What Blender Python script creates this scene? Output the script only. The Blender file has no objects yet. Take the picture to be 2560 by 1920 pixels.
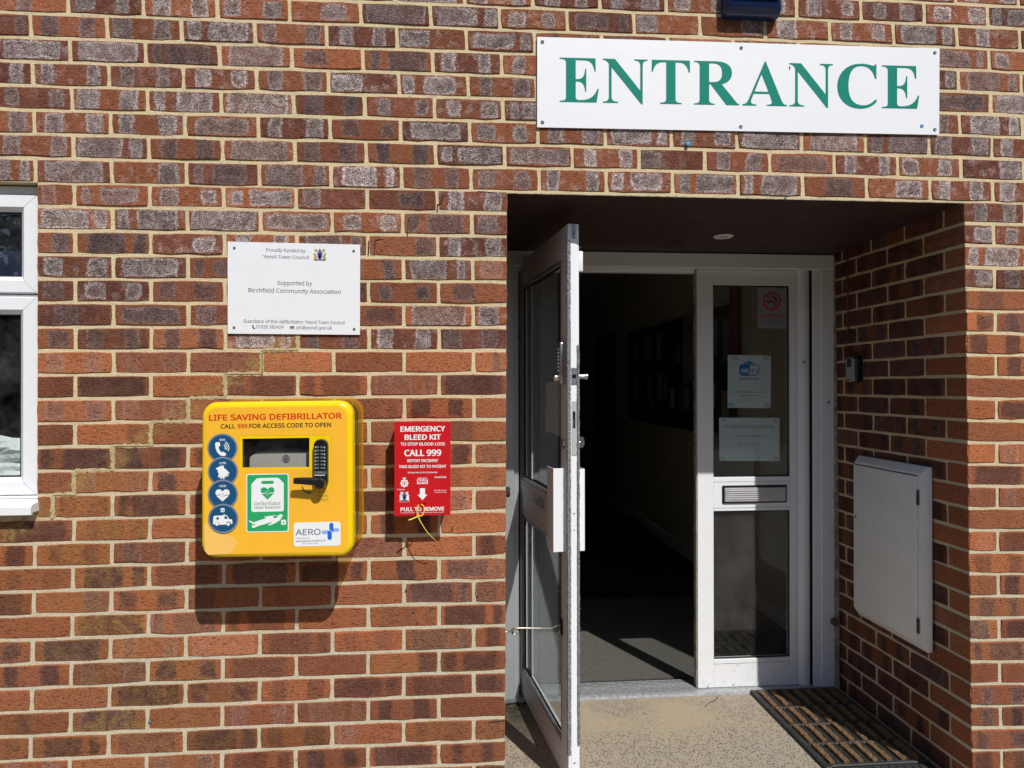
import bpy, bmesh, math, random
from mathutils import Vector, Matrix
from mathutils.geometry import tessellate_polygon
random.seed(7)
sc = bpy.context.scene
col = sc.collection

# ------------------------------------------------------------------ camera, light, exposure
CZ = 1.4045                                   # eye height above the porch floor
CAM = Vector((1.171, -2.3407, CZ))
FPX, PITCH, YAW, ROLL = 1794.43, 0.0025867, 0.0853205, -0.0013687
cam = bpy.data.cameras.new('camera'); camo = bpy.data.objects.new('camera', cam); col.objects.link(camo)
cam.sensor_width = 36.0; cam.lens = 36.0 * FPX / 2560.0; cam.clip_start = 0.05; cam.clip_end = 600
fw = Vector((math.sin(YAW)*math.cos(PITCH), math.cos(YAW)*math.cos(PITCH), math.sin(PITCH)))
r0 = Vector((math.cos(YAW), -math.sin(YAW), 0)); u0 = r0.cross(fw)
RT = math.cos(ROLL)*r0 + math.sin(ROLL)*u0; UP = -math.sin(ROLL)*r0 + math.cos(ROLL)*u0
camo.matrix_world = Matrix(((RT.x, UP.x, -fw.x, CAM.x), (RT.y, UP.y, -fw.y, CAM.y), (RT.z, UP.z, -fw.z, CAM.z), (0, 0, 0, 1)))
sc.camera = camo

SUN = Vector((0.434, -1.0, 1.198)).normalized()          # towards the sun
w = bpy.data.worlds.new("World"); sc.world = w; w.use_nodes = True
wn = w.node_tree; wn.nodes.clear()
sky = wn.nodes.new('ShaderNodeTexSky'); sky.sky_type = 'NISHITA'; sky.sun_disc = False
sky.sun_elevation = math.asin(SUN.z); sky.sun_rotation = math.atan2(SUN.x, SUN.y)
sky.air_density = 1.0; sky.dust_density = 1.0; sky.ozone_density = 2.0
bg = wn.nodes.new('ShaderNodeBackground'); bg.inputs[1].default_value = 0.080
wo = wn.nodes.new('ShaderNodeOutputWorld')
wn.links.new(sky.outputs[0], bg.inputs[0]); wn.links.new(bg.outputs[0], wo.inputs[0])
sl = bpy.data.lights.new('sun', 'SUN'); sl.energy = 4.35; sl.angle = math.radians(0.53); sl.color = (1.0, 0.965, 0.90)
so = bpy.data.objects.new('sun', sl); col.objects.link(so); so.rotation_euler = SUN.to_track_quat('Z', 'Y').to_euler(); so.location = (4, -9, 11)
sc.view_settings.view_transform = 'Standard'; sc.view_settings.look = 'None'
sc.view_settings.exposure = 0.0; sc.view_settings.gamma = 1.0; sc.view_settings.use_curve_mapping = False
sc.cycles.use_denoising = True; sc.cycles.caustics_reflective = False; sc.cycles.caustics_refractive = False
sc.cycles.max_bounces = 8; sc.cycles.diffuse_bounces = 4; sc.cycles.glossy_bounces = 4; sc.cycles.transparent_max_bounces = 16

# ------------------------------------------------------------------ helpers
def ray(px, py):
    return (px-1280)/FPX*RT - (py-960)/FPX*UP + fw
def at(px, py, y):                           # a measured point on a plane parallel to the front wall
    d = ray(px, py); t = (y-CAM.y)/d.y; return CAM + t*d
def atz(px, py, z=0.0):
    d = ray(px, py); t = (z-CAM.z)/d.z; return CAM + t*d
def atx(px, py, x):
    d = ray(px, py); t = (x-CAM.x)/d.x; return CAM + t*d

class Frame:
    """local axes of a flat face: u to the right, w up, d out of the face"""
    def __init__(s, O, eu, ew, ed): s.O, s.u, s.w, s.d = Vector(O), Vector(eu).normalized(), Vector(ew).normalized(), Vector(ed).normalized()
    def p(s, u, w, d=0.0): return s.O + s.u*u + s.w*w + s.d*d
    def inv(s, P): q = Vector(P)-s.O; return (q.dot(s.u), q.dot(s.w))
def front(y): return Frame((0, y, 0), (1, 0, 0), (0, 0, 1), (0, -1, 0))
WORLD = Frame((0, 0, 0), (1, 0, 0), (0, 0, 1), (0, -1, 0))

ABS = {}
def thing(name, label, cat, loc=(0, 0, 0), group=None):
    o = bpy.data.objects.new(name, None); col.objects.link(o); o.location = loc; o.empty_display_size = 0.1
    ABS[o.name] = Vector(loc); o['label'] = label; o['category'] = cat
    if group: o['group'] = group
    return o
def tag(o, label, cat, group=None):
    o['label'] = label; o['category'] = cat
    if group: o['group'] = group
    return o
class MB:
    def __init__(s): s.bm = bmesh.new()
    def faces(s, vs, fs):
        v = [s.bm.verts.new(p) for p in vs]; out = []
        for f in fs:
            try: out.append(s.bm.faces.new([v[i] for i in f]))
            except ValueError: pass
        return v, out
    def box(s, F, u0, u1, w0, w1, d0, d1, bev=0.0, seg=1):
        vs = [F.p(u, w_, d) for d in (d0, d1) for w_ in (w0, w1) for u in (u0, u1)]
        v, f = s.faces(vs, [(0, 1, 3, 2), (4, 6, 7, 5), (0, 4, 5, 1), (1, 5, 7, 3), (3, 7, 6, 2), (2, 6, 4, 0)])
        if bev > 0:
            es = list({e for q in f for e in q.edges})
            bmesh.ops.bevel(s.bm, geom=es, offset=bev, segments=seg, profile=0.5, affect='EDGES')
        return s
    def prism(s, pts, d0, d1, F=None, holes=()):
        """flat outline (and holes) given as world points on a face or (u,w) pairs in F, extruded along the normal"""
        if F is None: F = WORLD
        P3 = lambda q, d: (F.p(q[0], q[1], d))
        loops = [list(pts)] + [list(h) for h in holes]
        tri = tessellate_polygon([[Vector((a[0], a[1], 0)) for a in L] for L in loops])
        flat = [a for L in loops for a in L]
        top = [s.bm.verts.new(P3(a, d1)) for a in flat]
        def add(vv):
            try: return s.bm.faces.new(vv)
            except ValueError: return None
        for t in tri: add([top[i] for i in t])
        if abs(d1-d0) > 1e-9:
            bot = [s.bm.verts.new(P3(a, d0)) for a in flat]
            for t in tri: add([bot[i] for i in reversed(t)])
            k = 0
            for L in loops:
                n = len(L)
                for i in range(n):
                    j = (i+1) % n; add([bot[k+i], bot[k+j], top[k+j], top[k+i]])
                k += n
        return s
    def loft(s, loops, cap0=True, cap1=True):
        vs = [[s.bm.verts.new(p) for p in L] for L in loops]; n = len(loops[0])
        for a, b in zip(vs, vs[1:]):
            for i in range(n):
                j = (i+1) % n
                s.bm.faces.new([a[i], a[j], b[j], b[i]])
        if cap0: s.bm.faces.new(list(reversed(vs[0])))
        if cap1: s.bm.faces.new(vs[-1])
        return s
    def tube(s, pts, r, n=10, r1=None, cap=True, flat=1.0):
        pts = [Vector(p) for p in pts]; m = len(pts); loops = []; prev = None
        for i, p in enumerate(pts):
            t = (pts[min(i+1, m-1)] - pts[max(i-1, 0)]).normalized()
            if prev is None:
                a = t.orthogonal().normalized()
            else:
                a = (prev - t*prev.dot(t)).normalized()
            prev = a; b = t.cross(a); rr = r if r1 is None else r+(r1-r)*i/(m-1)
            loops.append([p + a*math.cos(q)*rr + b*math.sin(q)*rr*flat for q in [2*math.pi*k/n for k in range(n)]])
        return s.loft(loops, cap, cap)
    def lathe(s, P, ax, prof, n=20):
        """prof: (distance along ax, radius)"""
        ax = Vector(ax).normalized(); a = ax.orthogonal().normalized(); b = ax.cross(a); P = Vector(P)
        loops = [[P + ax*h + a*math.cos(q)*r + b*math.sin(q)*r for q in [2*math.pi*k/n for k in range(n)]] for h, r in prof]
        return s.loft(loops)
    def build(s, name, mat, parent=None, smooth=False, kind=None, merge=False):
        if merge: bmesh.ops.remove_doubles(s.bm, verts=s.bm.verts, dist=1e-6)
        bmesh.ops.recalc_face_normals(s.bm, faces=s.bm.faces)
        me = bpy.data.meshes.new(name); 
        L = ABS[parent.name] if parent is not None else Vector((0, 0, 0))
        cs = [v.co for v in s.bm.verts]
        c = Vector([(min(q[i] for q in cs)+max(q[i] for q in cs))/2 for i in range(3)])
        bmesh.ops.translate(s.bm, verts=s.bm.verts, vec=-c)
        s.bm.to_mesh(me); s.bm.free()
        if smooth:
            me.shade_smooth() if smooth is True else None
            if smooth == 'auto':
                me.shade_smooth()
                me.set_sharp_from_angle(angle=math.radians(35))
        mats = mat if isinstance(mat, (list, tuple)) else [mat]
        for m in mats: me.materials.append(m)
        o = bpy.data.objects.new(name, me); col.objects.link(o)
        if parent is not None: o.parent = parent
        o.location = c - L
        ABS[o.name] = c
        if kind: o['kind'] = kind
        return o

def rrect(u0, u1, w0, w1, r, n=5):
    pts = []
    for cx, cy, a0 in ((u1-r, w0+r, -90), (u1-r, w1-r, 0), (u0+r, w1-r, 90), (u0+r, w0+r, 180)):
        for k in range(n+1):
            a = math.radians(a0+90*k/n); pts.append((cx+r*math.cos(a), cy+r*math.sin(a)))
    return pts
def circ(cx, cy, r, n=32, ry=None, a0=0):
    ry = r if ry is None else ry
    return [(cx+r*math.cos(2*math.pi*k/n+a0), cy+ry*math.sin(2*math.pi*k/n+a0)) for k in range(n)]
def quadmap(quad, pts, U0, U1, W0, W1):
    """points of a rectangle U0..U1 x W0..W1 carried onto a measured four-cornered face (bl, br, tr, tl)"""
    out = []
    for u, v in pts:
        a = (u-U0)/(U1-U0); b = (v-W0)/(W1-W0)
        x = (1-a)*(1-b)*quad[0][0]+a*(1-b)*quad[1][0]+a*b*quad[2][0]+(1-a)*b*quad[3][0]
        y = (1-a)*(1-b)*quad[0][1]+a*(1-b)*quad[1][1]+a*b*quad[2][1]+(1-a)*b*quad[3][1]
        out.append((x, y))
    return out

# ------------------------------------------------------------------ materials
class NT:
    def __init__(s, name):
        s.m = bpy.data.materials.new(name); s.m.use_nodes = True; s.t = s.m.node_tree; s.t.nodes.clear()
        s.out = s.t.nodes.new('ShaderNodeOutputMaterial'); s.pos = None
    def n(s, typ, **kw):
        q = s.t.nodes.new(typ)
        for k, v in kw.items(): setattr(q, k, v)
        return q
    def put(s, sock, v):
        if isinstance(v, bpy.types.NodeSocket): s.t.links.new(v, sock)
        elif v is not None:
            if isinstance(v, (tuple, list)) and len(v) == 3 and sock.type == 'RGBA': v = (*v, 1)
            sock.default_value = v
    def M(s, op, a, b=None, c=None, clamp=False):
        q = s.n('ShaderNodeMath', operation=op, use_clamp=clamp); s.put(q.inputs[0], a)
        if b is not None: s.put(q.inputs[1], b)
        if c is not None: s.put(q.inputs[2], c)
        return q.outputs[0]
    def V(s, op, a, b=None):
        q = s.n('ShaderNodeVectorMath', operation=op); s.put(q.inputs[0], a)
        if b is not None:
            if op == 'SCALE': s.put(q.inputs[3], b)
            else: s.put(q.inputs[1], b)
        return q.outputs[0]
    def ss(s, x, a, b, lo=0.0, hi=1.0):
        q = s.n('ShaderNodeMapRange', interpolation_type='SMOOTHSTEP'); s.put(q.inputs[0], x)
        for i, v in enumerate((a, b, lo, hi)): s.put(q.inputs[1+i], v)
        return q.outputs[0]
    def mix(s, f, a, b, mode='MIX'):
        q = s.n('ShaderNodeMix', data_type='RGBA', blend_type=mode); s.put(q.inputs[0], f); s.put(q.inputs[6], a); s.put(q.inputs[7], b)
        return q.outputs[2]
    def P(s):
        if s.pos is None: s.pos = s.n('ShaderNodeNewGeometry').outputs['Position']
        return s.pos
    def noise(s, scale, detail=2.0, rough=0.5, vec=None, out=0):
        q = s.n('ShaderNodeTexNoise'); s.put(q.inputs['Vector'], vec if vec is not None else s.P())
        q.inputs['Scale'].default_value = scale; q.inputs['Detail'].default_value = detail; q.inputs['Roughness'].default_value = rough
        return q.outputs[out]
    def voro(s, scale, vec=None, feature='F1', out='Distance', rnd=1.0):
        q = s.n('ShaderNodeTexVoronoi', feature=feature); s.put(q.inputs['Vector'], vec if vec is not None else s.P())
        q.inputs['Scale'].default_value = scale; q.inputs['Randomness'].default_value = rnd
        return q.outputs[out]
    def xyz(s, v):
        q = s.n('ShaderNodeSeparateXYZ'); s.put(q.inputs[0], v); return q.outputs
    def bump(s, h, strength, dist, prev=None):
        q = s.n('ShaderNodeBump'); s.put(q.inputs['Height'], h); q.inputs['Strength'].default_value = strength; q.inputs['Distance'].default_value = dist
        if prev is not None: s.put(q.inputs['Normal'], prev)
        return q.outputs[0]
    def bsdf(s, c, rough=0.6, metal=0.0, normal=None, **kw):
        q = s.n('ShaderNodeBsdfPrincipled'); s.put(q.inputs['Base Color'], c); s.put(q.inputs['Roughness'], rough); s.put(q.inputs['Metallic'], metal)
        if normal is not None: s.put(q.inputs['Normal'], normal)
        for k, v in kw.items(): s.put(q.inputs[k.replace('_', ' ')], v)
        return q.outputs[0]
    def done(s, sh): s.t.links.new(sh, s.out.inputs[0]); return s.m

def simple(name, c, rough=0.5, metal=0.0, var=0.0, vscale=20, bump=0.0, bscale=200, bdist=0.001, **kw):
    t = NT(name); cc = c
    if var > 0:
        f = t.noise(vscale, 4, 0.6); cc = t.mix(t.ss(f, 0.3, 0.7), tuple(x*(1-var) for x in c), tuple(min(1, x*(1+var)) for x in c))
    nrm = t.bump(t.noise(bscale, 3, 0.6), bump, bdist) if bump > 0 else None
    return t.done(t.bsdf(cc, rough, metal, nrm, **kw))

def mat_brick():
    t = NT('brick')
    uv = t.n('ShaderNodeUVMap', uv_map='uv').outputs[0]; X = t.xyz(uv); u, v = X[0], X[1]
    def attr(nm):
        q = t.n('ShaderNodeAttribute', attribute_name=nm, attribute_type='GEOMETRY')
        sp = t.n('ShaderNodeSeparateColor'); t.put(sp.inputs[0], q.outputs['Color']); return sp.outputs[0], sp.outputs[1], sp.outputs[2], q.outputs['Alpha']
    tone, white, dark, seed = attr('bp0'); c1, w1, c2, w2 = attr('bp1'); hm, olive, soft, L = attr('bp2')
    # each brick has its own cut of the noise
    off = t.n('ShaderNodeCombineXYZ'); t.put(off.inputs[0], t.M('MULTIPLY', seed, 13.7)); t.put(off.inputs[1], t.M('MULTIPLY', seed, 7.1)); t.put(off.inputs[2], t.M('MULTIPLY', seed, 3.3))
    P = t.V('ADD', t.P(), off.outputs[0])
    nb = t.noise(16, 3, 0.6, P); nm = t.noise(70, 3, 0.65, P); nf = t.noise(330, 3, 0.7, P); nff = t.noise(620, 2, 0.6, P)
    grain = t.voro(300, t.V('ADD', P, t.V('SCALE', t.noise(90, 2, 0.6, P, out=1), 0.012)))
    wob = t.M('MULTIPLY', t.M('SUBTRACT', nm, 0.5), 0.016)
    wob2 = t.M('ADD', t.M('MULTIPLY', t.M('SUBTRACT', nb, 0.5), 0.020), t.M('MULTIPLY', t.M('SUBTRACT', t.noise(34, 3, 0.6, P), 0.5), 0.020))
    nl = t.noise(34, 3, 0.6, P); cre = t.noise(190, 3, 0.7, t.V('MULTIPLY', P, (0.45, 0.45, 1.35)))
    base = t.mix(tone, (0.108, 0.036, 0.026), (0.455, 0.140, 0.046))
    base = t.mix(t.ss(nb, 0.35, 0.7), base, t.mix(tone, (0.170, 0.058, 0.036), (0.365, 0.125, 0.050)))
    # kiss marks: two darker burnt areas
    def patch(c, w_):
        d1 = t.M('SUBTRACT', t.M('ABSOLUTE', t.M('SUBTRACT', u, c)), w_)
        d2 = t.M('SUBTRACT', t.M('ABSOLUTE', t.M('SUBTRACT', v, 0.0325)), t.M('SUBTRACT', 0.0325, hm))
        q = t.n('ShaderNodeMath', operation='SMOOTH_MAX'); t.put(q.inputs[0], d1); t.put(q.inputs[1], d2); q.inputs[2].default_value = 0.016
        return q.outputs[0]
    sd = t.M('MINIMUM', patch(c1, w1), patch(c2, w2))
    sd = t.M('ADD', sd, t.M('ADD', wob, wob2))
    ins = t.ss(sd, soft, t.M('MULTIPLY', soft, -1.0))
    pat = t.M('MULTIPLY', ins, dark)
    c = t.mix(pat, base, t.mix(t.ss(nb, 0.3, 0.7), (0.042, 0.021, 0.021), (0.098, 0.046, 0.043)))
    # efflorescence: salt bloom, strongest at the rims of the marks, broken up over the crusty skin
    rim = t.M('MULTIPLY', t.ss(sd, -0.014, -0.003), t.ss(sd, 0.004, -0.001))
    bloom = t.M('MAXIMUM', t.M('MULTIPLY', ins, t.ss(nl, 0.3, 0.7, 0.25, 0.70)), t.M('MULTIPLY', rim, t.ss(nb, 0.3, 0.6, 0.45, 1.0)))
    bloom = t.M('MAXIMUM', bloom, t.M('MULTIPLY', t.ss(nl, 0.48, 0.72), 0.42))
    sp = t.ss(t.M('ADD', nf, t.M('MULTIPLY', t.M('SUBTRACT', nff, 0.5), 0.8)), 0.44, 0.62)
    wm = t.M('MULTIPLY', t.M('MULTIPLY', bloom, white), t.M('ADD', 0.10, sp), clamp=True)
    c = t.mix(wm, c, (0.80, 0.74, 0.73))
    # edge: bare red arris
    e = t.M('MINIMUM', t.M('MINIMUM', u, t.M('SUBTRACT', L, u)), t.M('MINIMUM', v, t.M('SUBTRACT', 0.065, v)))
    e = t.M('ADD', e, t.M('MULTIPLY', wob, 0.5))
    c = t.mix(t.M('MULTIPLY', t.ss(e, 0.0055, 0.001), 0.55), c, t.mix(nf, (0.28, 0.075, 0.028), (0.42, 0.16, 0.075)))
    # olive lichen runs
    c = t.mix(t.M('MULTIPLY', olive, t.M('MULTIPLY', t.ss(nl, 0.36, 0.62), t.ss(nm, 0.2, 0.6)), clamp=True), c, (0.290, 0.165, 0.036))
    xx = t.xyz(t.P()); dl = t.M('SUBTRACT', xx[2], t.M('MULTIPLY_ADD', xx[0], 0.712, 1.081))
    band = t.M('MULTIPLY', t.ss(t.M('ABSOLUTE', dl), 0.060, 0.010), t.M('MULTIPLY', t.ss(xx[0], 0.72, 0.66), t.ss(xx[1], 0.05, 0.02)))
    c = t.mix(t.M('MULTIPLY', t.M('MULTIPLY', band, t.ss(t.noise(18, 4, 0.7), 0.42, 0.62)), 0.62), c, (0.36, 0.235, 0.075))
    # crumbs and grit, with shade painted into the creases
    c = t.mix(t.M('MULTIPLY', t.ss(nf, 0.55, 0.70), 0.50), c, (0.56, 0.25, 0.13))
    c = t.mix(t.M('MULTIPLY', t.ss(cre, 0.46, 0.35), 0.75), c, (0.028, 0.012, 0.010))
    c = t.mix(t.M('MULTIPLY', t.ss(nff, 0.45, 0.30), 0.5), c, (0.030, 0.013, 0.010))
    val = t.n('ShaderNodeMapRange'); t.put(val.inputs[0], t.M('FRACT', t.M('MULTIPLY', seed, 17.3))); val.inputs[3].default_value = 0.86; val.inputs[4].default_value = 1.30
    c = t.mix(1.0, c, t.V('MULTIPLY', t.n('ShaderNodeCombineXYZ').outputs[0], (1, 1, 1)), 'MIX') if False else c
    hsv = t.n('ShaderNodeHueSaturation'); t.put(hsv.inputs['Value'], val.outputs[0]); t.put(hsv.inputs['Color'], c); hsv.inputs['Saturation'].default_value = 0.98; c = hsv.outputs[0]
    pits = t.ss(grain, 0.05, 0.32)
    c = t.mix(t.M('MULTIPLY', t.ss(grain, 0.22, 0.03), 0.35), c, (0.03, 0.013, 0.011))
    h = t.M('ADD', t.M('MULTIPLY', nm, 0.7), t.M('ADD', t.M('MULTIPLY', nf, 0.7), t.M('ADD', t.M('MULTIPLY', pits, 0.4), t.M('MULTIPLY', cre, 1.1))))
    nr = t.bump(h, 1.0, 0.0030)
    return t.done(t.bsdf(c, 0.92, 0, nr, Specular_IOR_Level=0.25))

def mat_mortar():
    t = NT('mortar'); z = t.xyz(t.P())[2]
    n1 = t.noise(6, 4, 0.6); n2 = t.noise(220, 3, 0.7); n3 = t.noise(40, 3, 0.6)
    g = t.ss(t.M('ADD', z, t.M('MULTIPLY', n1, 0.8)), 0.9, 2.0)
    c = t.mix(g, (0.540, 0.485, 0.360), (0.640, 0.535, 0.325))
    nk = t.noise(13, 4, 0.65); nj = t.noise(110, 3, 0.7)
    c = t.mix(t.M('MULTIPLY', t.ss(nk, 0.50, 0.68), 0.45), c, (0.42, 0.385, 0.29))
    c = t.mix(t.M('MULTIPLY', t.ss(n3, 0.52, 0.74), 0.35), c, (0.38, 0.325, 0.22))
    c = t.mix(t.M('MULTIPLY', t.ss(nj, 0.57, 0.72), 0.45), c, (0.26, 0.22, 0.155))
    c = t.mix(t.M('MULTIPLY', t.ss(nj, 0.46, 0.32), 0.45), c, (0.68, 0.62, 0.48))
    c = t.mix(t.M('MULTIPLY', t.ss(n2, 0.60, 0.75), 0.5), c, (0.20, 0.17, 0.12))
    xx = t.xyz(t.P()); dl = t.M('SUBTRACT', xx[2], t.M('MULTIPLY_ADD', xx[0], 0.712, 1.081))
    band = t.M('MULTIPLY', t.ss(t.M('ABSOLUTE', dl), 0.060, 0.010), t.M('MULTIPLY', t.ss(xx[0], 0.72, 0.66), t.ss(xx[1], 0.05, 0.02)))
    c = t.mix(t.M('MULTIPLY', t.M('MULTIPLY', band, t.ss(t.noise(18, 4, 0.7), 0.42, 0.62)), 0.8), c, (0.36, 0.235, 0.075))
    nr = t.bump(t.M('ADD', t.M('MULTIPLY', n3, 0.8), t.M('ADD', n2, nj)), 0.65, 0.0024)
    return t.done(t.bsdf(c, 0.95, 0, nr, Specular_IOR_Level=0.2))

def mat_white(name, c=(0.79, 0.81, 0.855), rough=0.38, grime=0.5):
    t = NT(name); z = t.xyz(t.P())[2]
    n1 = t.noise(9, 5, 0.7); n2 = t.noise(55, 4, 0.75); n3 = t.voro(30)
    low = t.M('ADD', t.ss(z, 0.30, 0.03), t.M('MULTIPLY', t.ss(z, 0.07, 0.01), 0.9))
    k = t.M('MULTIPLY', t.M('MULTIPLY', t.ss(n2, 0.57, 0.72), t.M('ADD', 0.10, t.M('MULTIPLY', low, 0.75))), grime)
    cc = t.mix(t.M('MULTIPLY', t.ss(n1, 0.4, 0.75), 0.18*grime+0.05), c, (0.60, 0.58, 0.53))
    cc = t.mix(k, cc, (0.10, 0.085, 0.06))
    cc = t.mix(t.M('MULTIPLY', t.ss(n3, 0.045, 0.02), 0.6*grime), cc, (0.12, 0.10, 0.08))
    nr = t.bump(t.noise(14, 2, 0.5), 0.12, 0.004)
    return t.done(t.bsdf(cc, t.ss(n1, 0.2, 0.8, rough, rough+0.2), 0, nr))

def mat_glass(name, tint=(0.93, 0.95, 0.945), extra=0.0, smear=0.03):
    t = NT(name)
    tr = t.n('ShaderNodeBsdfTransparent'); t.put(tr.inputs[0], tint)
    gl = t.n('ShaderNodeBsdfGlossy'); t.put(gl.inputs[0], (0.95, 0.97, 1.0)); gl.inputs['Roughness'].default_value = 0.012
    df = t.n('ShaderNodeBsdfDiffuse'); t.put(df.inputs[0], (0.55, 0.56, 0.55))
    gq = t.n('ShaderNodeNewGeometry'); dt_ = t.n('ShaderNodeVectorMath', operation='DOT_PRODUCT'); t.put(dt_.inputs[0], gq.outputs['Incoming']); t.put(dt_.inputs[1], gq.outputs['Normal'])
    cs_ = t.M('ABSOLUTE', dt_.outputs['Value']); f5 = t.M('POWER', t.M('SUBTRACT', 1.0, cs_, clamp=True), 5.0)
    f = t.M('MULTIPLY_ADD', f5, 0.95, 0.042+extra, clamp=True)
    m1 = t.n('ShaderNodeMixShader'); t.put(m1.inputs[0], f); t.t.links.new(tr.outputs[0], m1.inputs[1]); t.t.links.new(gl.outputs[0], m1.inputs[2])
    m2 = t.n('ShaderNodeMixShader'); t.put(m2.inputs[0], t.M('MULTIPLY', t.ss(t.noise(5, 5, 0.7), 0.35, 0.8), smear))
    t.t.links.new(m1.outputs[0], m2.inputs[1]); t.t.links.new(df.outputs[0], m2.inputs[2])
    return t.done(m2.outputs[0])

def mat_concrete():
    t = NT('porch_concrete')
    P = t.P(); n1 = t.noise(2.2, 4, 0.6); n2 = t.noise(28, 4, 0.7); n3 = t.noise(260, 3, 0.7)
    st = t.n('ShaderNodeMapping'); t.put(st.inputs[0], P); st.inputs['Scale'].default_value = (1.0, 0.72, 1.0); st.inputs['Rotation'].default_value = (0, 0, 0.5)
    v1 = t.voro(125, st.outputs[0]); vc = t.voro(125, st.outputs[0], out='Color')
    pick = t.n('ShaderNodeSeparateColor'); t.put(pick.inputs[0], vc)
    keep = t.M('MULTIPLY', t.ss(pick.outputs[0], 0.10, 0.22), t.ss(t.M('ADD', n1, t.ss(t.xyz(P)[1], 0.82, 0.15, -0.04, 0.22)), 0.38, 0.62))
    stone = t.M('MULTIPLY', t.ss(t.M('ADD', v1, t.M('MULTIPLY', t.M('SUBTRACT', n3, .5), .35)), 0.43, 0.33), keep)
    c = t.mix(t.ss(n1, 0.35, 0.65), (0.430, 0.345, 0.225), (0.345, 0.295, 0.235))
    c = t.mix(t.M('MULTIPLY', t.ss(n2, 0.4, 0.7), 0.45), c, (0.47, 0.40, 0.29))
    c = t.mix(t.M('MULTIPLY', t.ss(n3, 0.47, 0.62), 0.60), c, (0.17, 0.142, 0.112))
    c = t.mix(t.M('MULTIPLY', t.ss(t.noise(75, 4, 0.75), 0.50, 0.68), 0.28), c, (0.20, 0.165, 0.125))
    c = t.mix(t.ss(t.xyz(P)[1], 0.75, 0.25), c, t.mix(0.45, c, (0.34, 0.295, 0.235)))
    c = t.mix(t.M('MULTIPLY', stone, 0.80), c, t.mix(pick.outputs[1], (0.055, 0.05, 0.048), (0.19, 0.13, 0.09)))
    v2 = t.voro(17, P); vc2 = t.n('ShaderNodeSeparateColor'); t.put(vc2.inputs[0], t.voro(17, P, out='Color'))
    big = t.M('MULTIPLY', t.ss(v2, 0.17, 0.13), t.ss(vc2.outputs[0], 0.74, 0.76))
    c = t.mix(t.M('MULTIPLY', big, 0.7), c, (0.17, 0.14, 0.10))
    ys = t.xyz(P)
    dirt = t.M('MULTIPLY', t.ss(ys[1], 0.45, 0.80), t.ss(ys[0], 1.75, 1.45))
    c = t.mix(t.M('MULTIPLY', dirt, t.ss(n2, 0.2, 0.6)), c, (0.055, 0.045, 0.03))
    nr = t.bump(t.M('ADD', t.M('MULTIPLY', stone, -0.8), t.M('ADD', n3, n2)), 0.6, 0.0018)
    return t.done(t.bsdf(c, 0.9, 0, nr))

M = {}
M['brick'] = mat_brick(); M['mortar'] = mat_mortar(); M['concrete'] = mat_concrete()
M['white'] = mat_white('white_painted_aluminium'); M['white_clean'] = mat_white('white_plastic', (0.79, 0.81, 0.845), 0.3, 0.22)
M['white_box'] = mat_white('white_painted_box', (0.80, 0.80, 0.80), 0.42, 0.95)
M['board'] = mat_white('white_sign_board', (0.78, 0.80, 0.845), 0.32, 0.24)
M['glass'] = mat_glass('glass'); M['glass_win'] = mat_glass('window_glass', (0.93, 0.95, 0.96), 0.03, 0.07)
M['green_letter'] = simple('green_letters', (0.001, 0.215, 0.160), 0.55, Specular_IOR_Level=0.15)
M['screw'] = simple('steel_screw', (0.13, 0.13, 0.14), 0.4, 0.6, 0.4, 300)
M['screw_brass'] = simple('tarnished_screw', (0.16, 0.13, 0.08), 0.45, 0.6)
M['blue_plug'] = simple('blue_plastic', (0.05, 0.27, 0.62), 0.5)
M['ink'] = simple('grey_ink', (0.060, 0.062, 0.075), 0.5); M['black'] = simple('black_plastic', (0.010, 0.010, 0.011), 0.28)
M['matte_black'] = simple('black_rubber', (0.013, 0.013, 0.013), 0.75, 0, 0.3, 60, 0.3, 300)
M['rubber'] = simple('doormat_rubber', (0.030, 0.031, 0.032), 0.62, 0, 0.35, 40, 0.5, 260, 0.0015)
def mat_coir():
    t = NT('coir'); n = t.noise(190, 3, 0.8); n2 = t.noise(30, 3, 0.6)
    c = t.mix(t.ss(n, 0.35, 0.7), (0.085, 0.043, 0.018), (0.38, 0.215, 0.088)); c = t.mix(t.M('MULTIPLY', t.ss(n2, 0.5, 0.75), 0.5), c, (0.09, 0.055, 0.03))
    return t.done(t.bsdf(c, 0.95, 0, t.bump(n, 1.0, 0.007)))
M['coir'] = mat_coir()
M['yellow'] = simple('yellow_plastic', (0.86, 0.60, 0.004), 0.22, 0, 0.03, 3)
M['orange_label'] = simple('amber_label', (0.88, 0.465, 0.032), 0.36, 0, 0.03, 4)
M['pale_label'] = simple('pale_amber_print', (0.87, 0.53, 0.13), 0.36); M['pale_line'] = simple('amber_print_line', (0.82, 0.42, 0.08), 0.4)
M['red_ink'] = simple('red_ink', (0.62, 0.028, 0.012), 0.4); M['black_ink'] = simple('black_ink', (0.035, 0.015, 0.012), 0.4)
M['blue_badge'] = simple('blue_badge', (0.008, 0.075, 0.185), 0.35); M['grey_ring'] = simple('grey_badge_ring', (0.20, 0.23, 0.29), 0.4)
M['white_print'] = simple('white_print', (0.80, 0.82, 0.84), 0.4)
M['green_print'] = simple('green_print', (0.020, 0.360, 0.125), 0.38); M['green_text'] = simple('green_text', (0.035, 0.17, 0.055), 0.4)
M['olive_text'] = simple('olive_green_text', (0.14, 0.26, 0.02), 0.4)
M['grey_print'] = simple('grey_print', (0.21, 0.24, 0.31), 0.4); M['aero_blue'] = simple('bright_blue_print', (0.015, 0.13, 0.68), 0.35)
M['aero_pale'] = simple('pale_blue_print', (0.28, 0.42, 0.80), 0.35); M['navy_print'] = simple('navy_print', (0.03, 0.06, 0.22), 0.4)
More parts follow.
